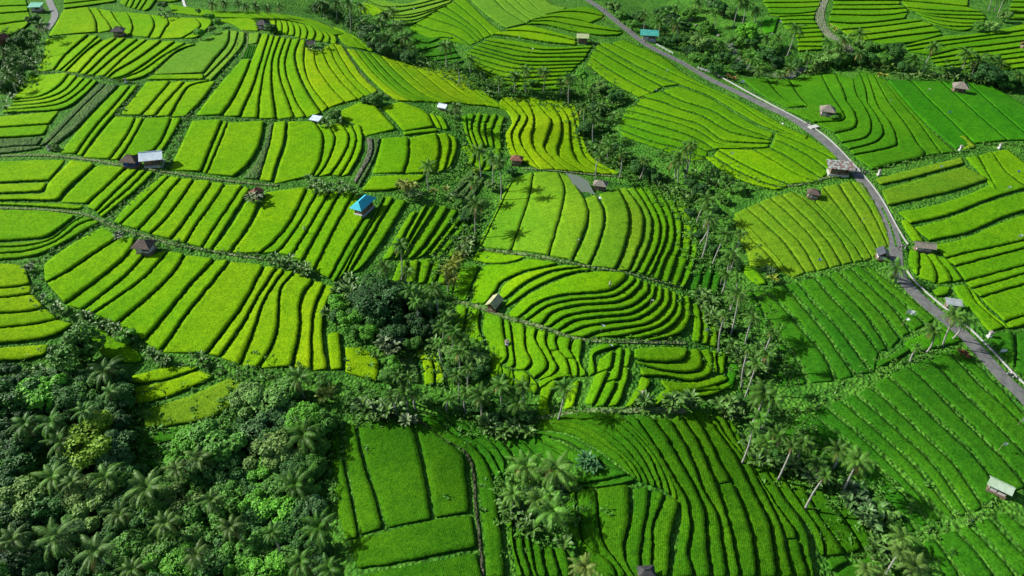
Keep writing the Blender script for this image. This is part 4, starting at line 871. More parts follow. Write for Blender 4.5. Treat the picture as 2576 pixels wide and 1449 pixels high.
bananas('10', 'beside the gully at the spur end', [(1860,1080), (1900,1120), (1930,1160), (1980,1200), (2050,1180), (1950,1080), (2010,1130), (2080,1230), (2150,1200), (2220,1240)])
bananas('10', 'in the yellow bush row above the long path', [(430,1400), (510,1410), (570,1400), (700,1430), (790,1420), (450,1370), (540,1385)], col=(.16, .21, .03))
bananas('10', 'next to the white tin shelter', [(800,830), (840,850), (890,850)])
bananas('20', 'along the stream bank above the road slope', [(740,545), (780,560), (950,530), (990,515), (1020,525), (870,560), (1050,500)], col=(.09, .17, .03))
bananas('20', 'on the knoll behind the curved fields', [(1290,455), (1420,470), (1490,480), (1530,500), (1570,495), (1450,500)], col=(.09, .17, .03))
bananas('20', 'in the long row behind the bright field', [(1620,550), (1670,570), (1720,560), (1780,560), (1850,565), (1900,550), (1960,575), (2010,560), (2060,575), (2110,590), (2160,580), (2210,600), (2260,610)], col=(.08, .15, .035))
bananas('20', 'glowing yellow beside the farm track', [(1115,185), (1155,215)], 'yellow leaved shrub', (.20, .25, .03))
bananas('20', 'glowing yellow on the curved knoll', [(1495,555), (1530,565)], 'yellow leaved shrub', (.22, .23, .03))
bananas('20', 'on the verge where the road passes the stream', [(345,565), (390,580)], 'reddish garden shrub', (.20, .11, .03), .8)
bananas('20', 'in the lower left gully bank', [(20,1290), (90,1280), (150,1310), (200,1350), (230,1290), (50,1340), (180,1400), (260,1370), (120,1390), (10,1430), (320,1400), (390,1380)])
bananas('21', 'at the start of the right gully', [(20,40), (60,10), (-60,-30), (-90,0), (-130,-50), (-190,-60)])
bananas('21', 'glossy and broad left of the right gully', [(130,770), (175,760), (190,810), (150,830), (220,830)], size=1.2)
bananas('21', 'in the gully under the bundled trunks', [(215,900), (250,930), (200,930), (300,970), (290,1010), (350,960), (260,980)], size=1.2)
bananas('21', 'lower in the gully beside the hill', [(380,1130), (400,1200), (430,1230), (590,1190), (640,1160), (550,1230), (470,1280), (520,1330), (590,1330), (470,1390), (660,1200)], size=1.2)
bananas('21', 'yellow beside the olive field corner', [(690,640)], 'small yellow banana plant', (.20, .27, .02), .9)
bananas('21', 'dark next to the yellow one', [(640,590), (670,600)], col=(.03, .08, .02))
bananas('21', 'on the verge above the lower ditch', [(2110,1190), (2150,1210)], 'dark red garden shrub', (.12, .035, .02), .6)
bananas('22', 'in the white flecked clump on the ridge end', [(270,140), (310,170), (350,130), (390,170), (380,210), (420,190), (330,210), (440,230)], size=1.1)
bananas('22', 'at the left end of the ridge', [(30,110), (70,130), (100,110), (60,90)])
bananas('22', 'at the west side of the gully clump', [(480,400), (500,450), (520,480), (560,560), (620,590), (700,590), (760,600), (830,610), (880,630)], size=1.1)
bananas('22', 'around the foot of the white trunked palm', [(980,700), (1000,730), (1060,700), (1270,770), (1340,780), (1290,840), (1350,880)], size=1.2, col=(.05, .11, .035))
bananas('22', 'in the leafy drain below the white trunk', [(1260,880), (1300,900), (1350,950), (1400,960), (1420,1000), (1380,1010), (1450,1040), (1480,930), (1440,1080), (1390,930)], size=1.1, col=(.08, .17, .05))
bananas('22', 'beside the yellow palms at the drain end', [(1450,1200), (1480,1230), (1510,1290), (1560,1240), (1530,1340), (1470,1270), (1600,1330), (1560,1320), (1500,1180)], size=1.1)
bananas('12', 'in the big ridge clump', [(180,170), (230,150), (260,190), (300,170), (340,200), (380,170), (200,210), (280,220), (330,150), (410,150), (150,140), (440,200)], size=1.2)
bananas('12', 'silvery at the end of the ridge clump', [(500,240), (540,255), (490,265)], size=.9, col=(.12, .17, .08))
bananas('12', 'under the palms of the middle ridge', [(1090,270), (1120,300), (1080,310), (1250,330), (1290,310), (1330,345), (1420,350), (1220,370), (1150,340)], size=1.1)
bananas('12', 'dark and glossy right of the palm cluster', [(1850,560), (1890,580), (1920,610), (1870,620), (1830,590)], size=1.05, col=(.04, .13, .04))
bananas('12', 'under the bottom palm cluster', [(1260,930), (1300,970), (1260,1000), (1340,1000), (1400,1020), (1380,1060), (1680,1190), (1440,1090), (1240,880)], size=1.1)
bananas('12', 'on the bank above the vertical plots', [(2490,110), (2520,130), (2550,100), (2480,150), (2290,110)], size=1.1)
bananas('11', 'hanging on the crest left of the light plots', [(940,350), (960,390), (920,400), (980,350), (900,420), (930,450), (960,430)], size=1.1, col=(.09, .16, .04))
bananas('11', 'in the silvery clump left of the dark trees', [(60,640), (40,690), (90,660), (20,740), (60,750), (110,750), (10,680)], size=1.2)
bananas('11', 'big and dark inside the clump', [(430,930), (450,970)], 'wide leaved banana plant', (.03, .10, .03), 1.5)
bananas('11', 'in the silvery clump below the dark trees', [(330,1070), (350,1130), (390,1160), (310,1130), (420,1130), (380,1200), (330,1180)], size=1.2, col=(.08, .13, .05))
bananas('11', 'bright beside the hollow', [(690,1140), (720,1150)], col=(.10, .22, .04), size=1.2)
bananas('11', 'at the top of the side gully', [(500,20), (540,5), (560,20), (590,10), (820,20), (850,10)], col=(.08, .16, .04))
bananas('01', 'beside the red brown roofed hut', [(1880,30), (1910,50), (1950,30), (1900,20)], col=(.10, .14, .06))
bananas('01', 'in the right half of the path hedge', [(2040,495), (2070,480), (2110,520), (2150,530), (2180,490), (2230,560), (2290,570), (2320,590), (2260,590), (2310,550)], size=.95)
bananas('01', 'along the lower ditch from the bend', [(420,850), (440,880), (630,930), (660,950), (640,910), (740,990), (800,980), (830,1010), (780,1000), (860,1000), (900,1060), (930,1070)], size=.95)
bananas('01', 'under the broad slanting plots', [(1130,1210), (1160,1230), (1240,1250), (1220,1270), (1500,1240), (1520,1270)], size=.95)
bananas('01', 'on the left bank near the brown hut', [(880,300), (910,310), (890,325)], 'ragged grey shrub', (.10, .13, .08), .7)
bananas('01', 'at the left edge crossing', [(230,540), (180,555), (210,565), (320,770)], 'small grey green shrub', (.09, .14, .07), .6)
bananas('01', 'in the shade below the left edge plots', [(120,1350), (150,1370), (290,1340), (330,1350), (310,1370), (215,1420)], size=1.0)
bananas('01', 'at the right edge of the lime plots', [(2530,740), (2560,710), (2450,890), (2470,910)], size=.95)
bananas('02', 'low palms on the right margin', [(2440,80), (2480,60)], 'bright leaved shrub', (.16, .24, .02), 1.2)

# ---- broadleaf trees
trees('00', 'on the bank between the top plots', [(1585,125,70,'bright'), (1640,165,60,'bright'), (1500,245,80,'bright'), (1600,215,60,'light'), (1495,85,50,'mid'), (1230,30,70,'dark')], 1.3)
trees('00', 'beside the white walled hut', [(2040,215,90,'dark')], .7, noun='bush')
trees('00', 'by the hut in the top left gully', [(130,320,120,'dark'), (190,250,90,'mid'), (250,150,90,'dark'), (60,480,140,'black'), (30,640,110,'dark'), (230,550,70,'bright')], .8)
trees('00', 'above the fallen tin sheet', [(2520,870,110,'mid')], .7, noun='bush')
trees('00', 'by the path junction', [(385,1095,50,'bright'), (410,1110,60,'pale')], .6, noun='bush')
trees('10', 'in the upper palm wood', [(200,230,160,'blue'), (100,160,120,'dark'), (330,370,140,'dark'), (420,310,120,'mid'), (-150,60,110,'black'), (-60,110,100,'dark'), (240,340,110,'black'), (500,430,110,'dark')], .8)
trees('10', 'standing on its own trunk over the hollow', [(1822,565,90,'bright')], 2.0, noun='upright tree')
trees('10', 'in the hollow of the gully bend', [(2080,730,130,'dark'), (2040,690,80,'mid'), (1850,960,150,'dark'), (1930,820,120,'black'), (1720,700,80,'light'), (1960,650,110,'light'), (2130,1170,130,'mid'), (2060,1120,110,'dark'), (1960,960,110,'mid'), (2240,1260,130,'dark'), (2350,1330,130,'dark'), (1450,620,80,'mid')], .7)
trees('10', 'on the terrace bank near the spur', [(245,750,130,'mid'), (190,755,70,'dark'), (300,715,60,'light')], .6, noun='bush')
trees('10', 'in the side gully by the palms', [(1145,1400,120,'light'), (1290,1290,80,'dark'), (1020,1290,70,'yellow')], .7, noun='bush')
trees('10', 'beside the main road beyond the teal roof', [(2060,50,90,'light'), (2230,130,110,'dark'), (2110,120,100,'mid'), (2010,35,60,'mid'), (2420,90,120,'dark'), (2500,150,130,'black'), (2540,310,120,'dark'), (2200,190,90,'mid'), (2450,300,90,'dark')], .9)
trees('20', 'in the upper stream wood', [(300,60,130,'dark'), (240,30,110,'blue'), (370,100,110,'mid'), (490,240,160,'bright'), (400,300,120,'mid'), (155,330,170,'light'), (60,380,110,'black'), (20,190,90,'dark'), (140,450,150,'mid'), (300,420,110,'dark'), (700,350,120,'mid'), (640,400,130,'dark'), (520,330,110,'dark'), (180,200,100,'mid'), (60,100,110,'mid'), (430,500,110,'black'), (240,520,110,'dark'), (700,470,130,'black'), (880,480,110,'dark')], .8)
trees('20', 'in the stream wood under the farm track', [(1120,430,160,'light'), (1440,370,160,'mid'), (1610,390,150,'dark'), (1250,440,120,'mid'), (1340,330,90,'light'), (1380,440,130,'dark'), (1520,450,120,'mid'), (1000,480,90,'light'), (1680,500,110,'dark')], .8)
trees('20', 'at the right end of the stream wood', [(2340,560,200,'black'), (2260,500,150,'dark'), (2430,600,160,'dark'), (2330,450,110,'mid'), (2520,640,120,'black'), (2050,540,100,'dark'), (1950,530,90,'mid'), (2440,120,100,'light'), (2330,190,110,'light'), (2250,200,90,'mid')], .8)
trees('20', 'in front of the grey roofed hut', [(1150,885,60,'mid')], .6, noun='bush')
trees('20', 'on the gully slope above the path', [(330,1350,120,'mid'), (430,1420,110,'mid'), (60,1380,110,'dark'), (130,1440,120,'black')], .6)
trees('21', 'in the right gully', [(215,430,110,'dark'), (190,370,90,'mid'), (60,160,90,'black'), (410,550,80,'dark'), (300,1000,110,'dark'), (380,1030,90,'dark'), (470,1100,90,'mid'), (620,1290,120,'dark'), (230,130,110,'dark'), (300,50,110,'mid'), (120,330,90,'black')], .7)
trees('22', 'in the lower right gully', [(600,320,130,'black'), (700,540,120,'dark'), (840,590,120,'black'), (1290,760,150,'dark'), (1490,930,130,'mid'), (1580,1000,120,'light'), (1600,1060,110,'mid'), (1750,1230,90,'mid'), (1060,640,130,'dark'), (960,650,110,'black'), (1480,1010,100,'bright'), (430,120,110,'dark')], .6)
trees('12', 'on the ridge among the palms', [(1010,150,130,'dark'), (1170,280,150,'black'), (1260,200,150,'dark'), (720,110,120,'bright'), (640,130,110,'mid'), (380,140,120,'dark'), (120,150,110,'black'), (60,110,110,'mid'), (880,160,110,'dark'), (1400,230,120,'dark'), (1330,330,110,'mid')], .65)
trees('12', 'under the bottom palm cluster', [(1350,960,150,'dark'), (1440,800,140,'black'), (1520,1000,130,'dark'), (1700,1160,80,'mid'), (1640,820,140,'black')], .5, noun='bush')
trees('12', 'by the lower hill plots', [(2290,140,90,'mid')], .7, noun='bush')
trees('11', 'in the dark tree clump', [(235,690,190,'dark'), (300,840,330,'black'), (190,800,260,'black'), (420,830,220,'black'), (60,960,170,'bright'), (200,1040,150,'bright'), (90,1040,120,'mid'), (130,920,180,'dark'), (480,760,200,'dark'), (560,960,220,'black'), (640,1040,200,'black'), (420,1050,190,'black'), (690,880,180,'dark'), (550,1140,140,'mid'), (260,950,200,'dark'), (600,860,180,'black'), (340,720,160,'dark')], .75)
trees('11', 'by the hollow and ridge', [(1020,1250,180,'light'), (900,1180,150,'mid'), (980,1180,130,'mid'), (380,1300,150,'bright'), (340,1380,140,'mid'), (820,1290,150,'mid'), (860,1360,150,'dark'), (1070,1330,110,'dark'), (1000,1390,140,'dark'), (1200,1430,120,'dark'), (780,1210,120,'light')], .7)
trees('11', 'in the side gully above the tall palm', [(960,170,110,'dark'), (900,90,80,'mid'), (930,210,80,'black')], .6, noun='bush')
trees('01', 'overhanging the left lime plots', [(540,1150,330,'mid'), (450,1230,180,'dark'), (650,1190,150,'mid')], 1.1, noun='spreading tree')
trees('01', 'along the lower ditch', [(955,1085,130,'bright'), (1000,1110,80,'dark'), (890,1050,70,'light')], .6, noun='bush')
trees('01', 'at the top of the bottom left forest', [(60,1350,150,'black'), (260,1430,200,'dark'), (420,1390,170,'dark'), (560,1390,180,'mid'), (560,1430,220,'dark'), (700,1400,200,'dark'), (100,1440,190,'black'), (900,1430,150,'dark')], .8)
trees('01', 'at the right end of the lime plots', [(2530,840,150,'bright'), (2540,940,110,'dark'), (2440,1430,120,'mid')], .7)
trees('02', 'in the upper left forest', [(120,110,320,'dark'), (330,80,330,'bright'), (520,90,300,'dark'), (640,70,240,'mid'), (40,260,260,'black'), (860,110,240,'dark'), (880,200,190,'blue'), (250,220,250,'black'), (870,310,190,'black'), (540,220,220,'black'), (760,180,220,'dark'), (60,420,300,'black'), (120,540,320,'dark'), (300,400,240,'black')], .85)
trees('02', 'in the left half of the forest', [(700,430,400,'yellow'), (850,500,330,'blue'), (900,580,210,'dark'), (880,440,200,'black'), (60,700,300,'black'), (200,870,330,'pale'), (380,930,280,'dark'), (620,840,300,'pale'), (750,930,340,'pale'), (560,960,230,'mid'), (900,1000,300,'dark'), (60,960,230,'blue'), (520,600,260,'dark'), (620,620,220,'blue'), (990,680,220,'dark'), (880,720,260,'mid'), (960,860,240,'dark'), (250,1040,240,'black'), (160,1300,280,'black'), (560,1130,260,'black'), (850,1160,280,'dark'), (950,1280,300,'mid'), (100,1400,250,'blue'), (300,1380,230,'dark'), (560,1410,250,'dark'), (860,1390,260,'dark'), (440,820,240,'dark')], .85)
trees('02', 'in the middle of the forest', [(1420,430,240,'bright'), (1380,560,200,'bright'), (1650,470,420,'mid'), (1610,400,230,'mid'), (1800,370,220,'dark'), (1560,640,320,'dark'), (1780,620,320,'dark'), (1200,880,300,'mid'), (1380,900,300,'pale'), (1150,1030,280,'dark'), (1320,760,250,'mid'), (1500,790,250,'mid'), (1720,880,320,'mid'), (1560,960,280,'dark'), (1360,1060,300,'mid'), (1300,1200,320,'mid'), (1500,1180,300,'mid'), (1140,1190,260,'mid'), (1400,1370,330,'bright'), (1130,1380,230,'bright'), (1650,1330,300,'dark'), (1700,1120,300,'mid'), (1200,1300,260,'light'), (1560,1400,240,'dark')], .85)
trees('02', 'in the right part of the forest', [(1880,130,260,'light'), (2060,120,300,'light'), (1990,280,300,'blue'), (2150,60,260,'mid'), (2300,260,280,'bright'), (2420,300,220,'mid'), (2180,240,220,'dark'), (2030,540,330,'pale'), (2000,700,260,'bright'), (2160,560,260,'pale'), (2220,640,260,'dark'), (2350,620,200,'mid'), (1960,430,200,'black'), (2100,400,240,'dark'), (1960,920,280,'bright'), (2100,930,280,'bright'), (2330,940,200,'blue'), (1850,760,260,'dark'), (2080,820,260,'mid'), (2240,990,240,'dark'), (1900,1080,260,'dark'), (2100,1150,240,'dark'), (1850,1260,300,'mid'), (2020,1230,260,'mid'), (1850,1390,260,'bright'), (2050,1400,280,'bright'), (2200,1180,220,'dark'), (2400,1240,200,'dark'), (2150,1330,220,'mid'), (2350,800,150,'mid'), (2400,480,150,'mid'), (2370,1380,200,'black')], .85)

# the forest goes on beyond the picture
trees('02', 'outside the bottom left of the forest', [(x, y, 330, k) for x, y, k in ((-200,300,'dark'), (-260,700,'mid'), (-220,1100,'dark'), (-100,1550,'mid'), (300,1600,'dark'), (700,1620,'mid'), (1100,1600,'dark'), (1500,1620,'bright'), (1900,1600,'mid'), (2300,1600,'dark'))], .85)
# ------------------------------------------------------------------ undergrowth (nobody could count it)
def undergrowth(name, label, chains, per=5.0, spread=4, leaf=.45, col=None, hgt=1.6, step=1.0):
    P0 = []
    for tile, pts, w in chains:
        L = drop(smooth(tpx(tile, pts), None))[:, :2]; n = int(plen(L)/step*per*w/8); q = resample(L, max(4, n))
        d = np.gradient(q, axis=0); d /= np.sqrt((d**2).sum(1))[:, None]+1e-6; nr = np.stack([-d[:, 1], d[:, 0]], 1)
        q = q+nr*(rng.normal(size=len(q))*w*.42)[:, None]+d*rng.normal(size=(len(q), 1)); P0.append(q)
    P = np.concatenate(P0); n = len(P); k = 14
    h = rng.uniform(.3, 1, n)**1.5*hgt; c = np.column_stack([P, H(P[:, 0], P[:, 1])])
    c = np.repeat(c, k, 0); hh = np.repeat(h, k); N = len(c)
    a = rng.uniform(0, 2*PI, N); rr = rng.uniform(0, .9, N)*np.clip(hh, .5, 2)
    c[:, 0] += np.cos(a)*rr; c[:, 1] += np.sin(a)*rr; c[:, 2] += hh*rng.uniform(.1, 1, N)
    nrm = rng.normal(size=(N, 3))*.5+np.array([0, 0, .8]); nrm /= np.sqrt((nrm**2).sum(1))[:, None]
    t = np.cross(nrm, rng.normal(size=(N, 3))); t /= np.sqrt((t**2).sum(1))[:, None]; w = np.cross(nrm, t)
    s = leaf*rng.uniform(.4, 1.3, N)[:, None]
    q = np.stack([c-t*s, c-w*s*.4, c+t*s, c+w*s*.4], 1).reshape(-1, 3); F_ = np.arange(N*4).reshape(N, 4)
    me = bpy.data.meshes.new(name); me.vertices.add(len(q)); me.vertices.foreach_set('co', q.ravel())
    me.loops.add(F_.size); me.loops.foreach_set('vertex_index', F_.ravel())
    me.polygons.add(N); me.polygons.foreach_set('loop_start', np.arange(0, F_.size, 4)); me.polygons.foreach_set('use_smooth', np.zeros(N, bool)); me.update(calc_edges=True)
    me.materials.append(col or M_UNDER); tag(new_obj(name, me), label, None, None, 'stuff')
M_UG2 = leaf_mat('weed_leaf', (.07, .19, .02), .6, .3, use_color=False)
undergrowth('undergrowth', 'dark tangled undergrowth filling the palm gullies', [
 ('10', [-200,40, 150,200, 420,400, 700,500, 1080,660, 1500,730, 1850,760, 1900,1000, 2050,1200, 2300,1350], 9),
 ('21', [-250,-100, 60,150, 180,500, 260,620], 8), ('21', [230,760, 330,1000, 480,1200, 600,1420], 10),
 ('22', [560,200, 720,500, 1000,680, 1250,820, 1420,1010, 1600,1250, 1700,1450], 9),
 ('20', [-60,250, 200,380, 420,470, 800,540], 14), ('20', [1000,480, 1300,460, 1700,540, 2300,590, 2600,640], 10),
 ('11', [960,60, 960,220, 900,430, 760,640], 7), ('11', [700,760, 700,1000, 820,1200, 950,1400], 10), ('11', [300,900, 600,1050], 16),
 ('12', [60,150, 400,190], 8), ('12', [900,160, 1250,290], 9), ('12', [1300,650, 1450,850, 1600,1150], 10),
 ('00', [-60,280, 150,380, 200,500, 60,700], 10),
 ('02', [200,200, 780,400, 850,700], 13), ('02', [100,900, 1000,1000, 2300,1100], 26), ('02', [100,1300, 1200,1250, 2300,1350], 26), ('02', [1500,500, 2300,500], 22)], 10)
undergrowth('weeds', 'light green weeds along ditches, banks and paths', [
 ('00', [1850,240, 1740,480, 1620,640, 1400,900, 1260,1285], 2.2), ('00', [1480,300, 1300,400, 1120,580], 2.0),
 ('00', [275,545, 520,560, 820,600, 1060,640], 1.6), ('00', [900,870, 1400,890, 2000,905, 2350,890], 1.2), ('00', [1050,650, 900,870], 2),
 ('01', [820,240, 1240,390, 2000,500, 2400,610], 2.2), ('01', [1210,-130, 820,210], 2), ('01', [235,550, 250,740, 380,900, 700,1010, 1030,1160, 1240,1250, 1700,1330, 2150,1390], 2.6),
 ('01', [780,245, 560,360, 330,500, 200,540], 2), ('01', [-40,1320, 300,1300], 3), ('01', [1560,1280, 1800,1400, 2150,1420], 3),
 ('10', [870,900, 900,1000, 960,1200, 760,1330, 600,1400], 2.5), ('10', [1240,880, 1210,1020, 1260,1180], 2), ('10', [1870,480, 2150,700, 2220,800, 2050,900, 2000,1000], 4),
 ('11', [240,1240, 420,1280, 520,1210, 760,1180], 4), ('11', [850,830, 1100,870, 1400,990, 1760,1100, 2150,1120, 2576,1110], 1.4),
 ('11', [1050,420, 1400,475, 1850,570, 2250,620, 2576,720], 1.4), ('12', [1400,270, 1700,220, 2200,200, 2576,170], 3),
 ('12', [0,280, 120,290, 500,270], 2), ('20', [420,1440, 700,1400, 1050,1370], 2), ('21', [700,700, 1100,600, 1450,520], 1.5),
 ('21', [1300,1350, 1600,1300, 1900,1200], 3.5), ('22', [700,250, 1000,150, 1200,30], 3), ('22', [1730,1140, 2100,1040, 2400,930], 2.5),
 ('20', [-200,1160, 300,1250, 600,1400], 5), ('21', [330,180, 600,560, 700,700], 3), ('21', [540,700, 700,1100, 800,1449], 3), ('22', [900,220, 1100,500], 2),
 ('20', [1430,1290, 1840,1190, 2080,1150, 2300,1090, 2576,1100], 1.6), ('10', [1640,150, 1900,330, 1850,460], 1.6)], 6, leaf=.34, col=M_UG2, hgt=.8)

# ------------------------------------------------------------------ roads and paths
def road_mat():
    m, nt, b = mat('road_asphalt', .85, .2); g = geo(nt); n1 = noise(nt, .6, 4, g, .7); n2 = noise(nt, 6, 3, g)
    c = ramp(nt, n1.outputs[0], [(.38, (.10, .105, .10)), (.6, (.15, .155, .145))]).outputs[0]
    c = mix(nt, c, (.09, .16, .05), ramp(nt, n2.outputs[0], [(.6, (0, 0, 0)), (.75, (.4, .4, .4))]).outputs[0])
    nt.links.new(c, b.inputs['Base Color']); bump(nt, b, n2.outputs[0], .4, .03); return m
M_ROAD = road_mat()
M_CONC = bark('weathered_concrete', (.34, .35, .33), (.55, .56, .54), 2.0)
M_GUT = bark('gutter_concrete', (.26, .27, .25), (.42, .43, .41), 2.0)
M_GUT2 = bark('farm_road_gravel', (.15, .16, .15), (.24, .25, .23), 1.0)
M_TRACK = bank_mat('dirt_track', (.17, .22, .11), (.25, .27, .19), (.12, .22, .05))
M_PATH = bank_mat('foot_path', (.10, .19, .05), (.16, .22, .09), (.24, .26, .16))
M_DITCH = bank_mat('ditch_lining', (.05, .06, .03), (.10, .10, .06), (.2, .19, .13))
M_WATER, _nt, _b = mat('pond_water', .08, .5); _b.inputs['Base Color'].default_value = (.12, .15, .11, 1)
RD = [('10', [1790,-40, 1870,10, 1950,60, 2060,150, 2200,262, 2330,355, 2576,480]), ('20', [200,598, 400,692, 600,790, 800,880, 960,985, 1090,1085, 1210,1200, 1310,1310, 1400,1430]),
      ('21', [1495,120, 1570,280, 1605,420, 1612,560, 1650,650, 1730,745, 1850,860, 2000,980, 2150,1112, 2300,1275, 2450,1440]), ('22', [2520,50, 2700,250, 2950,620, 3150,1050])]
ribbon('road', 'narrow grey asphalt lane curving down the right side', RD, 3.3, M_ROAD, .22)
ribbon('road_verge', 'grass verge under the grey lane', RD, 6.0, MAT['ground'], .10)
ribbon('gutter', 'pale concrete gutter along the upper edge of the grey lane', [('20', [120,520, 240,560, 460,680, 680,800, 870,900, 990,970, 1110,1060, 1220,1170, 1330,1290, 1440,1420]), ('21', [1520,90, 1600,240, 1670,360, 1700,400])], .28, M_GUT, .42)
ribbon('gutter', 'pale concrete gutter beside the lower part of the grey lane', [('21', [1690,600, 1760,690, 1880,800, 2040,930, 2200,1070, 2330,1200, 2480,1360, 2570,1449]), ('22', [2620,60, 2850,380, 3050,700])], .28, M_GUT, .42)
ribbon('road_grass', 'grass strip growing between the wheel tracks of the lane', [('21', [1500,120, 1572,280, 1610,420])], .55, MAT['ground'], .26)
ribbon('track', 'pale grassy farm track winding down from the top edge', [('20', [1085,-40, 1045,60, 1035,130, 1065,215, 1130,280, 1200,320, 1250,370, 1240,400])], 4.0, M_TRACK, .15)
ribbon('farm_road', 'grey farm road in the top left corner', [('00', [355,-60, 370,0, 395,60, 415,110, 395,165, 350,230])], 3.0, M_GUT2, .1)
ribbon('farm_road', 'thin pale path at the top edge between trees', [('00', [1375,-30, 1390,30, 1420,100])], 1.2, M_CONC, .15)
for lab, ch, w in [
 ('long foot path below the left fields', [('01', [-40,118, 330,135, 620,165, 790,228, 860,258, 1080,330, 1270,385, 1560,440, 1780,478, 1990,505])], .8),
 ('foot path past the twin huts', [('00', [-40,1180, 200,1172, 440,1180, 700,1210, 900,1245, 1250,1298, 1560,1345, 1900,1385, 2100,1400])], 1.0),
 ('light foot path under the palm shadows', [('11', [1060,432, 1300,462, 1570,500, 1850,562, 2100,600, 2300,650, 2576,722])], .8),
 ('light foot path below the cream hut', [('11', [845,828, 960,845, 1080,885, 1260,950, 1480,1010, 1700,1088, 1860,1122, 2150,1130, 2600,1140])], .9),
 ('bare path on the lower ridge', [('12', [1400,290, 1650,240, 1900,205, 2150,205, 2300,195, 2600,205])], 1.3),
 ('concrete ditch lining beside the bottom plots', [('12', [580,270, 720,390, 900,480, 975,580, 1000,700, 1010,900, 1035,1100, 1070,1460])], .45),
 ('path below the yellow spur', [('10', [1370,1270, 1560,1285, 1720,1300, 1900,1318, 2120,1335])], .9),
 ('thin pale path through the yellow green fields', [('10', [10,350, 80,460, 180,590, 290,700, 420,740])], .6),
 ('thin trail over the yellow spur', [('10', [400,490, 520,600, 660,700, 800,750])], .5),
 ('path along the hilltop plots', [('00', [1870,245, 2100,275, 2300,300, 2560,330])], .6),
 ('field path in the top left block', [('00', [1780,165, 1850,240, 1870,330, 1820,440])], .5),
 ('path beside the left road ditch', [('20', [700,1410, 900,1390, 1100,1340, 1300,1320])], 1.0)]:
    ribbon('path', lab, ch, w, M_DITCH if 'concrete' in lab else M_PATH, .14)
# stream and pond
def poly_surface(name, label, tile, pts, m, up, kind='structure'):
    P = drop(tpx(tile, pts)); z = P[:, 2].mean()+up; V = [(p[0], p[1], z) for p in P]
    me = mesh(name, V, [tuple(range(len(V)))], [m]); n = me.polygons[0].normal
    if n.z < 0: me.flip_normals()
    tag(new_obj(name, me), label, None, None, kind)
poly_surface('pond', 'small grey flooded plot beside the dark hut', '10', [1690,1325, 1790,1362, 1860,1400, 1900,1449, 1925,1470, 1860,1488, 1800,1492, 1770,1440, 1730,1375], M_WATER, .25)
ribbon('stream', 'narrow stony stream between the trees of the upper wood', [('20', [340,320, 390,400, 450,480, 600,550, 800,580, 900,520])], 3.0, M_WATER, .3)

M_ROCK = bark('river_rock', (.12, .12, .11), (.3, .3, .28), 2)
rocks = [(60,150), (100,190), (270,270), (345,335), (375,370), (385,400), (430,445), (455,490), (700,560), (760,570), (820,590), (860,520), (350,360), (410,420)]
for (x, y), lb in zip(rocks, order_labels(rocks, 'grey boulder', 'in the stony stream bed')):
    p = at('20', x, y, .3); mb = MB(); s = random.uniform(.7, 1.5)
    mb.ball((0, 0, 0), s, (1, random.uniform(.6, .9), .55), 8); mb.V = [tuple(Vector(v)*(1+.15*math.sin(v[0]*5+v[1]*3+v[2]*7))) for v in mb.V]
    o = mb.build('boulder', M_ROCK); o.location = p; o.rotation_euler = (0, 0, random.uniform(0, 6)); tag(o, lb, 'boulder', 'boulders of the stony stream')

# ------------------------------------------------------------------ huts
def sheet_mat(name, c1, c2, rough=.5, ridge=4.0, spec=.4, scale=.8):
    m, nt, b = mat(name, rough, spec); tc = nt.nodes.new('ShaderNodeTexCoord'); g = tc.outputs['Object']
    n = noise(nt, scale, 3, g); c = ramp(nt, n.outputs[0], [(.42, c1), (.56, c2)]).outputs[0]; nt.links.new(c, b.inputs['Base Color'])
    w = nt.nodes.new('ShaderNodeTexWave'); w.bands_direction = 'X'; w.inputs['Scale'].default_value = ridge; nt.links.new(g, w.inputs[0])
    bump(nt, b, w.outputs[1], .6, .05); return m
MR = {'teal': sheet_mat('teal_sheet', (.02, .42, .55), (.03, .50, .62)), 'brown': sheet_mat('clay_tile', (.075, .055, .045), (.13, .10, .085), .8, 5, .2, 3),
      'grey': sheet_mat('grey_thatch', (.17, .15, .12), (.27, .25, .21), .9, 6, .1, 3), 'red': sheet_mat('red_tile', (.16, .06, .04), (.26, .11, .08), .7, 5, .2, 2),
      'white': sheet_mat('pale_tin', (.66, .74, .80), (.50, .64, .74), .35), 'green': sheet_mat('green_sheet', (.10, .42, .28), (.16, .50, .36)),
      'dteal': sheet_mat('dark_teal_sheet', (.03, .26, .22), (.05, .34, .28)), 'tan': sheet_mat('mossy_sheet', (.28, .38, .12), (.36, .42, .18)),
      'cream': sheet_mat('cream_sheet', (.46, .46, .27), (.32, .33, .17), .7, 4, .2, 1.6), 'solar': sheet_mat('dark_metal_sheet', (.045, .055, .07), (.07, .08, .1), .3),
      'tin': sheet_mat('grey_tin', (.26, .30, .30), (.34, .38, .38), .45), 'mint': sheet_mat('mint_sheet', (.36, .46, .36), (.30, .42, .28), .6, 4, .2, 1.2),
      'patch': sheet_mat('patched_sheet', (.34, .44, .41), (.17, .09, .07), .6, 4, .3, 1.1), 'black': sheet_mat('dark_shingle', (.03, .03, .035), (.06, .06, .06), .8)}
M_WOOD = bark('old_wood', (.12, .08, .05), (.22, .17, .12), 4); M_WALLW = bark('white_plaster', (.36, .36, .34), (.52, .52, .50), 1)
M_WALLB = mat('blue_paint')[0]; M_WALLB.node_tree.nodes['Principled BSDF'].inputs['Base Color'].default_value = (.02, .07, .30, 1)
M_BAMB = bark('woven_bamboo', (.22, .19, .12), (.36, .31, .2), 5); M_BRICK = bark('red_brick', (.25, .09, .05), (.35, .14, .08), 5)
M_DARK = mat('dark_opening')[0]; M_DARK.node_tree.nodes['Principled BSDF'].inputs['Base Color'].default_value = (.02, .02, .02, 1)
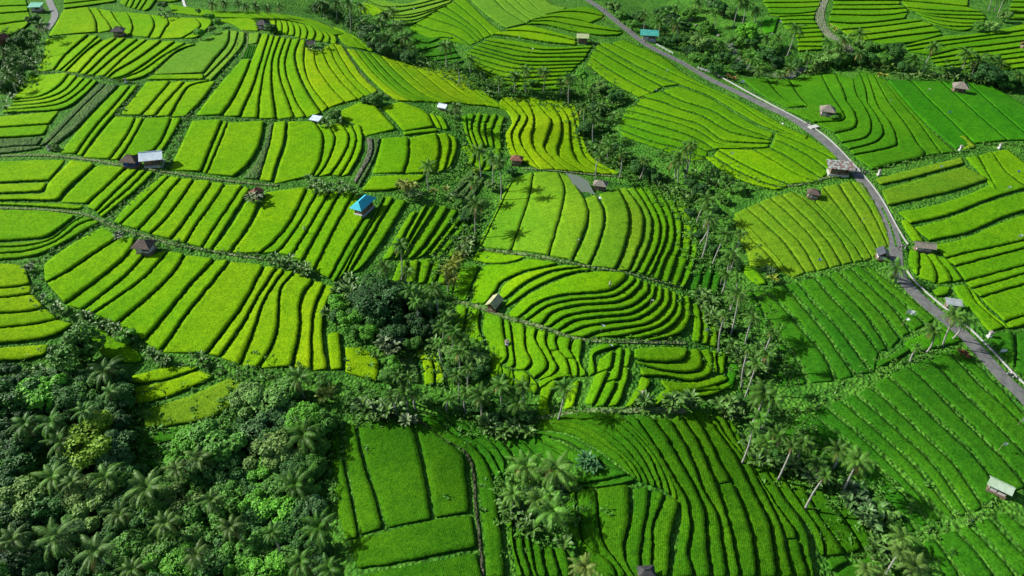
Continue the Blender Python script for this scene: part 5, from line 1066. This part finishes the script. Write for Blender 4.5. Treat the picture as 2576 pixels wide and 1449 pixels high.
M_WHITE = mat('white_cloth', .8)[0]; M_WHITE.node_tree.nodes['Principled BSDF'].inputs['Base Color'].default_value = (.75, .78, .8, 1)
def hut(tile, x, y, wpx, label, roof='brown', style='hip', rz=0.0, wall=None, ratio=.75, name='field_hut', openw=True, hs=1.0):
    g = at(tile, x, y); w = wpx*mpp(g)*.86; d = w*ratio; h = 1.9*hs*min(1.25, max(.75, w/4.5))
    c = at(tile, x, y, h); b = Vector((c.x, c.y, Hs(c.x, c.y))); t = thing(name, label, 'hut', b, R(rz))
    wall = wall or M_BAMB
    mb = MB(); mb.box((0, 0, .12), (w*.9, d*.9, .9)); mb.build('floor', M_CONC if w > 6 else M_WOOD, t)
    for sx in (-1, 1):
        for sy in (-1, 1):
            p = MB(); p.box((sx*w*.38, sy*d*.38, .5+h/2), (.14, .14, h)); p.build('post', M_WOOD, t)
    ww, dd = w*.74, d*.74; v = MB(); hh = h*.62
    for cx, cy, sx, sy in ((0, dd/2, ww, .1), (-ww/2, 0, .1, dd-.2), (ww/2, 0, .1, dd-.2)): v.box((cx, cy, .56+hh/2), (sx, sy, hh))
    v.box((-ww*.27, -dd/2, .56+hh/2), (ww*.46, .1, hh)); v.box((ww*.27, -dd/2, .56+hh*.25), (ww*.46, .1, hh*.5)); v.build('wall', wall, t)
    dk = MB(); dk.box((0, 0, .56+h*.4), (ww*.8, dd*.75, h*.75)); 
    dk.build('inner_block', M_WOOD, t)  # plain wood-coloured block filling the hut interior
    z0 = .45+h; rw, rd_ = w*.58, d*.6; pk = z0+rd_*.72; o = .09; r = MB()
    def slab(P):
        n = (Vector(P[1])-Vector(P[0])).cross(Vector(P[2])-Vector(P[0])).normalized()*o
        k = len(P); V = [Vector(p) for p in P]+[Vector(p)-n for p in P]
        r.add(V, [tuple(range(k)), tuple(range(2*k-1, k-1, -1))]+[(i, i+k, (i+1) % k+k, (i+1) % k) for i in range(k)])
    if style == 'hip':
        e = max(0.02, rw-rd_*.95); A = (-rw, -rd_, z0); B = (rw, -rd_, z0); Cc = (rw, rd_, z0); D = (-rw, rd_, z0); E = (-e, 0, pk); G = (e, 0, pk)
        slab([A, B, G, E]); slab([Cc, D, E, G]); slab([D, A, E]); slab([B, Cc, G]); ridge = [(-e-.05, 0, pk+.03), (e+.05, 0, pk+.03)]
    elif style == 'gable':
        slab([(-rw, -rd_, z0), (rw, -rd_, z0), (rw, 0, pk), (-rw, 0, pk)]); slab([(rw, rd_, z0), (-rw, rd_, z0), (-rw, 0, pk), (rw, 0, pk)]); ridge = [(-rw, 0, pk+.03), (rw, 0, pk+.03)]
    else:
        slab([(-rw, -rd_, z0), (rw, -rd_, z0), (rw, rd_, z0+rd_*.35), (-rw, rd_, z0+rd_*.35)]); ridge = None
    ro = r.build('roof', MR[roof], t)
    if ridge: k = MB(); k.tube(ridge, .1, 6); k.build('ridge_cap', MR[roof], ro)
    return t, w, d, z0
hut('00', 272, 50, 92, 'green roofed concrete house beside the top left farm road', 'green', 'flat', 5, M_WALLW, name='small_house')
hut('00', 893, 235, 95, 'dark brown hut between the upper left plots', 'black', 'hip', 10)
hut('00', 1985, 185, 92, 'hut with dark roof and white wall on the hilltop', 'black', 'hip', -12, M_WALLW)
hut('00', 5, 300, 100, 'brick house cut by the left edge in the gully', 'red', 'gable', 70, M_BRICK, name='small_house')
hut('00', 985, 1212, 135, 'brown roofed hut with blue wall, left of the twin huts', 'brown', 'hip', -4, M_WALLB, hs=.9)
hut('00', 1150, 1192, 165, 'long hut with white and pale blue tin roof', 'white', 'gable', 12, M_WOOD, .7)
hut('00', 2385, 905, 85, 'collapsed white tin shelter under the banana clump', 'white', 'flat', -20, M_WALLW, hs=.5)
hut('00', 2350, 335, 70, 'ruined dark hut hidden by bananas on the hilltop', 'black', 'gable', 10, hs=.7)
hut('10', 768, 812, 75, 'small white tin shelter beside the bushy palm', 'white', 'gable', -25, M_WALLW, hs=.5)
hut('10', 1325, 1205, 95, 'small red brown tiled hut at the foot of the spur', 'red', 'hip', -8)
hut('10', 1822, 285, 92, 'hut with pale mossy green roof among thin terraces', 'tan', 'gable', -6, M_WOOD, .7)
hut('10', 2325, 262, 135, 'roadside stall with dark teal roof under the palms', 'dteal', 'flat', -8, M_WALLW, .6)
hut('10', 1955, 1395, 105, 'grey thatched hut beside the flooded plot', 'grey', 'hip', -15)
hut('20', 1092, 835, 112, 'grey brown thatched hut standing in the curved field', 'grey', 'hip', -18, M_WALLW, .85)
hut('20', 2095, 660, 108, 'thatched hut far right in the brightest green field', 'grey', 'hip', -22, M_WOOD, .85)
hut('20', 1185, 1262, 185, 'long roadside shed with patched rusty and mint roof', 'patch', 'flat', -10, M_WOOD, .55, name='roadside_shed')
hut('20', 2570, 335, 50, 'small reddish hut at the right edge of the wavy terraces', 'red', 'gable', 40)
hut('21', 988, 12, 98, 'brown roofed hut at the top of the olive field', 'brown', 'hip', -20, M_WALLW)
hut('21', 1508, 470, 95, 'shed with dark metal roof beside the road bend', 'solar', 'gable', 78, M_WALLW, .9, name='roadside_shed')
hut('21', 1822, 415, 150, 'low hut with pale thatch right of the road', 'grey', 'gable', -12, M_CONC, .5, hs=.6)
hut('21', 2042, 845, 115, 'small shelter with grey tin roof by the lower road', 'tin', 'flat', -14, M_CONC, .6, hs=.7)
hut('22', 2392, 778, 165, 'mint roofed shed standing in the big lower right field', 'mint', 'gable', -38, M_WALLW, .6)
hut('11', 166, 92, 205, 'bright turquoise roofed hut among slanting strips', 'teal', 'hip', 66, M_WOOD, .5)
hut('11', 1155, 840, 130, 'cream roofed hut on the light foot path', 'cream', 'gable', 62, M_WOOD, .7)
hut('01', 1090, 405, 150, 'dark brown tiled hut at the head of the broad plots', 'brown', 'hip', -6, M_WALLW, .8)
hut('01', 1938, 2, 95, 'hut with faded red brown roof above the slanting strips', 'red', 'hip', 55, M_WALLW, .8)
hut('12', 2300, 1425, 130, 'dark shingled hut cut by the bottom edge', 'black', 'hip', 4, M_WALLW, .7)

# ------------------------------------------------------------------ small things
def flag(tile, x, y, label, colr=M_WHITE, h=2.6, s=.9):
    p = at(tile, x, y); t = thing('field_flag', label, 'flag', p, random.uniform(-.5, .5), 'bird scaring flags in the rice')
    m = MB(); m.tube([(0, 0, 0), (.05, 0, h)], .035, 5); m.build('pole', M_BAMB, t)
    V = []; n = 5
    for i in range(n+1):
        for j in range(4):
            a = i/n; V.append((.05+a*s, .18*math.sin(a*5+j*.6)*a, h-.05-j*.22*s-.25*a*a))
    Fc = [(i*4+j, i*4+j+1, i*4+j+5, i*4+j+4) for i in range(n) for j in range(3)]
    new_obj('cloth', mesh('cloth', V, Fc, [colr]), t)
M_BLUE = mat('blue_cloth', .8)[0]; M_BLUE.node_tree.nodes['Principled BSDF'].inputs['Base Color'].default_value = (.08, .25, .6, 1)
flag('21', 1675, 935, 'large white flag in the deep green banded field', s=2.0, h=2.2)
flag('21', 1648, 1020, 'white pennant on a pole below the large flag', s=1.0, h=3.2)
flag('21', 2510, 375, 'white flag near the right edge field', s=1.0)
flag('21', 2430, 10, 'white flag on the bank right of the road bend', s=.9)
flag('22', 2525, 315, 'white flag at the right edge of the big field', s=1.3, h=2.6)
flag('22', 2380, 505, 'thin white flag left of the edge flag', s=1.0, h=2.6)
flag('22', 2160, 1035, 'small white bag on the ditch bank corner', s=.7, h=.6)
flag('20', 435, 632, 'white flag at the roadside below the stream', s=1.5, h=1.6)
flag('20', 355, 1200, 'thin white flag in the lime terraces', s=.9)
flag('20', 737, 950, 'small white flag left of the road in the terraces', s=.8, h=1.4)
flag('20', 720, 205, 'white flag beside the bright stream plot', s=1.0, h=3)
flag('20', 655, 285, 'white flag above the stream trees', s=1.0, h=2.4)
flag('10', 1437, 405, 'white flag in the thin level terraces', s=.7)
flag('10', 1338, 320, 'white flag in the upper level terraces', s=.6)
flag('10', 545, 100, 'white flag in the curving top terraces', s=.7)
flag('10', 2445, 570, 'white flag in the banded terraces left of the road', s=.8)
flag('10', 2365, 692, 'yellowish flag on the terrace bank left of the road', s=.8, h=1.2)
flag('11', 2328, 870, 'small white flag on the round hill', s=.7)
flag('11', 1958, 1060, 'white flag low on the round hill', s=.8)
flag('11', 2018, 1170, 'white rag at the hooked terraces', s=1.0, h=1.0)
flag('11', 1935, 55, 'white rag at the flooded plot', s=1.1, h=1.2)
flag('11', 1778, 410, 'thin white pole flag in the light plots', s=.5)
flag('21', 163, 1060, 'white sheet on a pole in the plots by the gully', s=1.0, h=1.2)
flag('21', 2390, 1212, 'pale sheet flag right of the lower road', s=1.5, h=1.2)
flag('21', 1018, 520, 'blue rag flag in the olive banded field', M_BLUE, s=.8, h=1.0)
flag('21', 1343, 240, 'blue strip flag high in the olive banded field', M_BLUE, s=.5, h=2.0)
flag('20', 1935, 1275, 'blue rag flag in the narrow olive plot', M_BLUE, s=.6, h=1.4)
flag('20', 2520, 1305, 'blue rag flag at the right edge plots', M_BLUE, s=.8, h=1.0)
flag('20', 1998, 865, 'pale blue flag in the brightest field', M_BLUE, s=.9, h=1.4)
flag('20', 1555, 790, 'pale pole flag in the deep green slope', s=.5, h=2.0)
flag('20', 1840, 710, 'white ribbon flag near the top of the brightest field', s=.6, h=2.4)

def shrine(tile, x, y, label, h=1.6):
    p = at(tile, x, y); t = thing('stone_shrine', label, 'shrine', p, random.uniform(-.3, .3), 'small stone shrines on field corners')
    a = MB(); a.box((0, 0, .2), (.9, .9, .5)); a.box((0, 0, h*.45), (.5, .5, h*.55)); a.build('pedestal', M_CONC, t)
    c = MB(); c.box((0, 0, h*.78), (.75, .75, .12)); c.box((0, .25, h*.92), (.7, .1, h*.25)); c.box((-.3, 0, h*.92), (.08, .5, h*.25)); c.box((.3, 0, h*.92), (.08, .5, h*.25)); c.build('niche', M_WALLW, t)
    q = MB(); q.add([(-.5, -.5, h*1.05), (.5, -.5, h*1.05), (.5, .5, h*1.05), (-.5, .5, h*1.05), (0, 0, h*1.28)], [(0, 1, 4), (1, 2, 4), (2, 3, 4), (3, 0, 4), (3, 2, 1, 0)]); q.build('roof', MR['grey'], t)
shrine('20', 2092, 1135, 'pale stone shrine on the ditch at the bright field corner')
shrine('20', 2388, 1120, 'pale stone shrine right on the dark ditch')
shrine('20', 1478, 1320, 'grey stone shrine with bushes beside the road curve')
shrine('21', 2310, 1095, 'grey stone post shrine right of the lower road')
shrine('00', 953, 625, 'tiny white shrine under the diagonal strips')
shrine('00', 375, 1135, 'small dark shrine at the left path junction', 1.6)
shrine('11', 1250, 1155, 'red and white shrine in the green plot below the path', 1.2)
shrine('12', 2275, 105, 'grey shrine beside the ridge plots', 1.6)

# concrete culvert slab at the road
p = at('20', 985, 965); mb = MB(); mb.box((0, 0, .45), (3.6, 1.8, .18)); mb.box((-1.6, 0, .25), (.3, 1.8, .5)); mb.box((1.6, 0, .25), (.3, 1.8, .5))
o = mb.build('culvert_slab', M_WALLW); o.location = p; o.rotation_euler = (0, 0, R(25)); tag(o, 'white concrete culvert slab bridging the gutter', 'slab')
for i, (tl, a, b_, lb) in enumerate([('10', (2375,345), (2500,412), 'white pipe railing at the roadside below the teal stall'), ('20', (110,520), (270,575), 'white pipe railing on the road edge above the stream')]):
    A = at(tl, *a); B = at(tl, *b_); t = thing('railing', lb, 'railing', A)
    n = 6; v = B-A
    for k in range(n):
        m = MB(); q = v*(k/(n-1)); m.tube([q, q+Vector((0, 0, 1.0))], .07, 6); m.build('post', M_WHITE, t)
    m = MB(); m.tube([Vector((0, 0, .95)), v+Vector((0, 0, .95))], .05, 6); m.build('rail', M_WHITE, t)
    m = MB(); m.tube([Vector((0, 0, .5)), v+Vector((0, 0, .5))], .05, 6); m.build('rail', M_WHITE, t)

# ---- people and motorbikes
def cmat(name, c, r=.7):
    m, nt, b = mat(name, r); b.inputs['Base Color'].default_value = (*c, 1); return m
M_SKIN = cmat('skin', (.25, .13, .08)); M_SH = [cmat('shirt_pale', (.6, .6, .62)), cmat('shirt_blue', (.06, .12, .35)), cmat('shirt_red', (.4, .06, .05)), cmat('shirt_dark', (.05, .05, .06))]
M_TR = cmat('trousers', (.04, .045, .06)); M_HAIR = cmat('hair', (.015, .012, .01)); M_TYRE = cmat('tyre', (.02, .02, .02)); M_BIKE = cmat('bike_paint', (.03, .03, .035), .3); M_MET = cmat('bike_metal', (.4, .4, .42), .3)
def person(loc, rz, label, shirt, pose='stand', hat=False):
    t = thing('person', label, 'person', loc, rz)
    sit = pose == 'ride'; hz = .80 if sit else .92
    if sit: ks = [(.14, -.38, hz-.05), (-.14, -.38, hz-.05)]; fs = [(.2, -.3, .38), (-.2, -.3, .38)]; hands = [(.28, -.58, 1.12), (-.28, -.58, 1.12)]; el = [(.3, -.2, 1.1), (-.3, -.2, 1.1)]
    elif pose == 'walk': ks = [(.1, -.14, .5), (-.1, .05, .48)]; fs = [(.1, -.22, .06), (-.1, .28, .08)]; hands = [(.26, -.25, .85), (-.26, .2, .85)]; el = [(.27, -.02, 1.1), (-.27, .08, 1.1)]
    else: ks = [(.11, -.03, .5), (-.11, -.02, .5)]; fs = [(.12, 0, .06), (-.12, 0, .06)]; hands = [(.28, -.12, .8), (-.28, -.12, .8)]; el = [(.28, 0, 1.08), (-.28, 0, 1.08)]
    S = hz; V = [(0, 0, hz), (0, -.02, hz+.28), (0, -.02, hz+.5), (0, -.03, hz+.6)]; Rr = [.15, .15, .16, .06]; E = [(0, 1), (1, 2), (2, 3)]
    V += [(0, -.05, hz+.72), (0, -.05, hz+.84)]; Rr += [.1, .085]; E += [(3, 4), (4, 5)]
    for i, s in enumerate((1, -1)):
        b = len(V); V += [(s*.1, 0, hz-.05), ks[i], fs[i], (fs[i][0], fs[i][1]-.16, fs[i][2]-.03)]; Rr += [.1, .065, .045, .04]; E += [(0, b), (b, b+1), (b+1, b+2), (b+2, b+3)]
        b = len(V); h = hands[i]; V += [(s*.19, -.02, hz+.46), el[i], h, (h[0], h[1]-.07, h[2]-.04)]; Rr += [.065, .045, .032, .028]; E += [(2, b), (b, b+1), (b+1, b+2), (b+2, b+3)]
    me = bpy.data.meshes.new('body'); me.from_pydata(V, E, []); o = new_obj('body', me, t)
    md = o.modifiers.new('skin', 'SKIN'); 
    for i, r in enumerate(Rr): me.skin_vertices[0].data[i].radius = (r, r*.85)
    me.skin_vertices[0].data[0].use_root = True; o.modifiers.new('sub', 'SUBSURF').levels = 1; me.materials.append(shirt)
    me.materials.append(M_SKIN)
    dg = bpy.context.evaluated_depsgraph_get(); ev = o.evaluated_get(dg); m2 = bpy.data.meshes.new_from_object(ev); o.modifiers.clear(); o.data = m2
    m2.materials.clear(); [m2.materials.append(q) for q in (shirt, M_SKIN, M_TR)]
    for p in m2.polygons:
        c = p.center; p.use_smooth = True
        hand = min((Vector(h)-c).length for h in hands) < .2
        p.material_index = 1 if (c.z > hz+.6 or hand) else (2 if (c.z < hz+.02 and not hand) else 0)
    hm = MB(); hm.ball((0, -.03, hz+.82), .12, (1, 1.05, .8), 10)
    if hat: hm.tube([(0, -.05, hz+.84), (0, -.05, hz+1.0)], [.32, .03], 12)
    hm.build('hat' if hat else 'hair', M_BAMB if hat else M_HAIR, t, True); return t
def motorbike(loc, rz, label):
    t = thing('motorbike', label, 'motorbike', loc, rz)
    for y in (-.62, .62):
        m = MB(); P = [(0, y+.27*math.cos(a), .3+.27*math.sin(a)) for a in np.linspace(0, 2*PI, 17)]; m.tube(P, .05, 6, False); w = m.build('wheel', M_TYRE, t)
        q = MB(); q.tube([(-.05, y, .3), (.05, y, .3)], .17, 10); q.build('rim', M_MET, w)
    b = MB(); b.tube([(0, -.5, .85), (0, -.35, .5), (0, .1, .42), (0, .6, .62)], [.07, .12, .15, .1], 8); b.build('body', M_BIKE, t, True)
    s = MB(); s.tube([(0, -.12, .78), (0, .2, .8), (0, .62, .86)], [.1, .13, .08], 8); s.build('seat', M_TYRE, t, True)
    h = MB(); h.tube([(-.34, -.38, 1.02), (-.1, -.5, .98), (.1, -.5, .98), (.34, -.38, 1.02)], .025, 6); h.tube([(0, -.5, .98), (0, -.62, .3)], .035, 6); h.build('handlebar', M_MET, t)
    f_ = MB(); f_.ball((0, -.6, .88), .1, (1, .7, 1), 8); f_.build('headlight', M_MET, t, True)
def pt(tile, x, y): p = at(tile, x, y); p.z += .27; return p
motorbike(pt('21', 1660, 425), R(20), 'parked dark motorbike at the road edge by the low stone hut')
motorbike(pt('20', 1340, 1290), R(40), 'parked motorbike on the lane above the stone shrine')
motorbike(pt('20', 1385, 1315), R(60), 'second motorbike just below the one above the stone shrine')
motorbike(pt('20', 945, 945), R(30), 'motorbike parked beside the white culvert slab')
motorbike(pt('21', 2462, 1395), R(225), 'motorbike being ridden on the lowest part of the lane')
person(pt('21', 2462, 1395), R(225), 'person in pale shirt riding the lowest motorbike', M_SH[0], 'ride')
person(pt('21', 1625, 445), R(30), 'person in dark clothes standing beside the parked dark motorbike', M_SH[3])
person(pt('10', 1982, 95), R(40), 'person in dark shirt walking on the lane near the top', M_SH[3], 'walk')
person(pt('10', 2000, 92), R(40), 'person in blue shirt walking beside another near the top', M_SH[1], 'walk')
person(pt('10', 2185, 245), R(210), 'person in pale shirt on the lane left of the teal stall', M_SH[0], 'walk')
person(pt('10', 2293, 330), R(20), 'person in red shirt on the lane below the teal stall', M_SH[2], 'walk')
person(pt('20', 122, 540), R(200), 'person in pale shirt at the start of the pipe railing', M_SH[0])
person(pt('20', 1300, 1310), R(100), 'person standing on the lane right of the patched shed', M_SH[1])
person(at('10', 1980, 165, .2), R(0), 'farmer in a cone hat near the roadside plot', M_SH[2], 'stand', True)
person(at('11', 2026, 720, .9), R(0), 'farmer in a cone hat on the round hill plot', M_SH[0], 'stand', True)
person(at('01', 2302, 300, .5), R(0), 'farmer in pale shirt between slanting strips', M_SH[0], 'stand', True)

# ------------------------------------------------------------------ light
w = bpy.data.worlds.new('World'); sc.world = w; w.use_nodes = True; nt = w.node_tree
sky = nt.nodes.new('ShaderNodeTexSky'); sky.sky_type = 'NISHITA'; sky.sun_disc = False
SUN_EL = 35; D = Vector((-.97, .26, 0)).normalized(); d3 = Vector((D.x*math.cos(R(SUN_EL)), D.y*math.cos(R(SUN_EL)), math.sin(R(SUN_EL))))
sky.sun_elevation = R(SUN_EL); sky.sun_rotation = math.atan2(D.x, D.y)
nt.links.new(sky.outputs[0], nt.nodes['Background'].inputs[0]); nt.nodes['Background'].inputs[1].default_value = .065
sl = bpy.data.lights.new('sun', 'SUN'); sl.energy = 4.2; sl.angle = R(.5); sl.color = (1, .96, .88)
so = bpy.data.objects.new('sun', sl); C.objects.link(so); so.rotation_euler = d3.to_track_quat('Z', 'Y').to_euler(); so.location = (-50, 150, 150)
sc.view_settings.view_transform = 'Standard'; sc.view_settings.look = 'None'; sc.view_settings.gamma = 1; sc.view_settings.exposure = 0.85
sc.render.engine = 'CYCLES'; sc.cycles.max_bounces = 4; sc.cycles.diffuse_bounces = 2; sc.cycles.transparent_max_bounces = 4
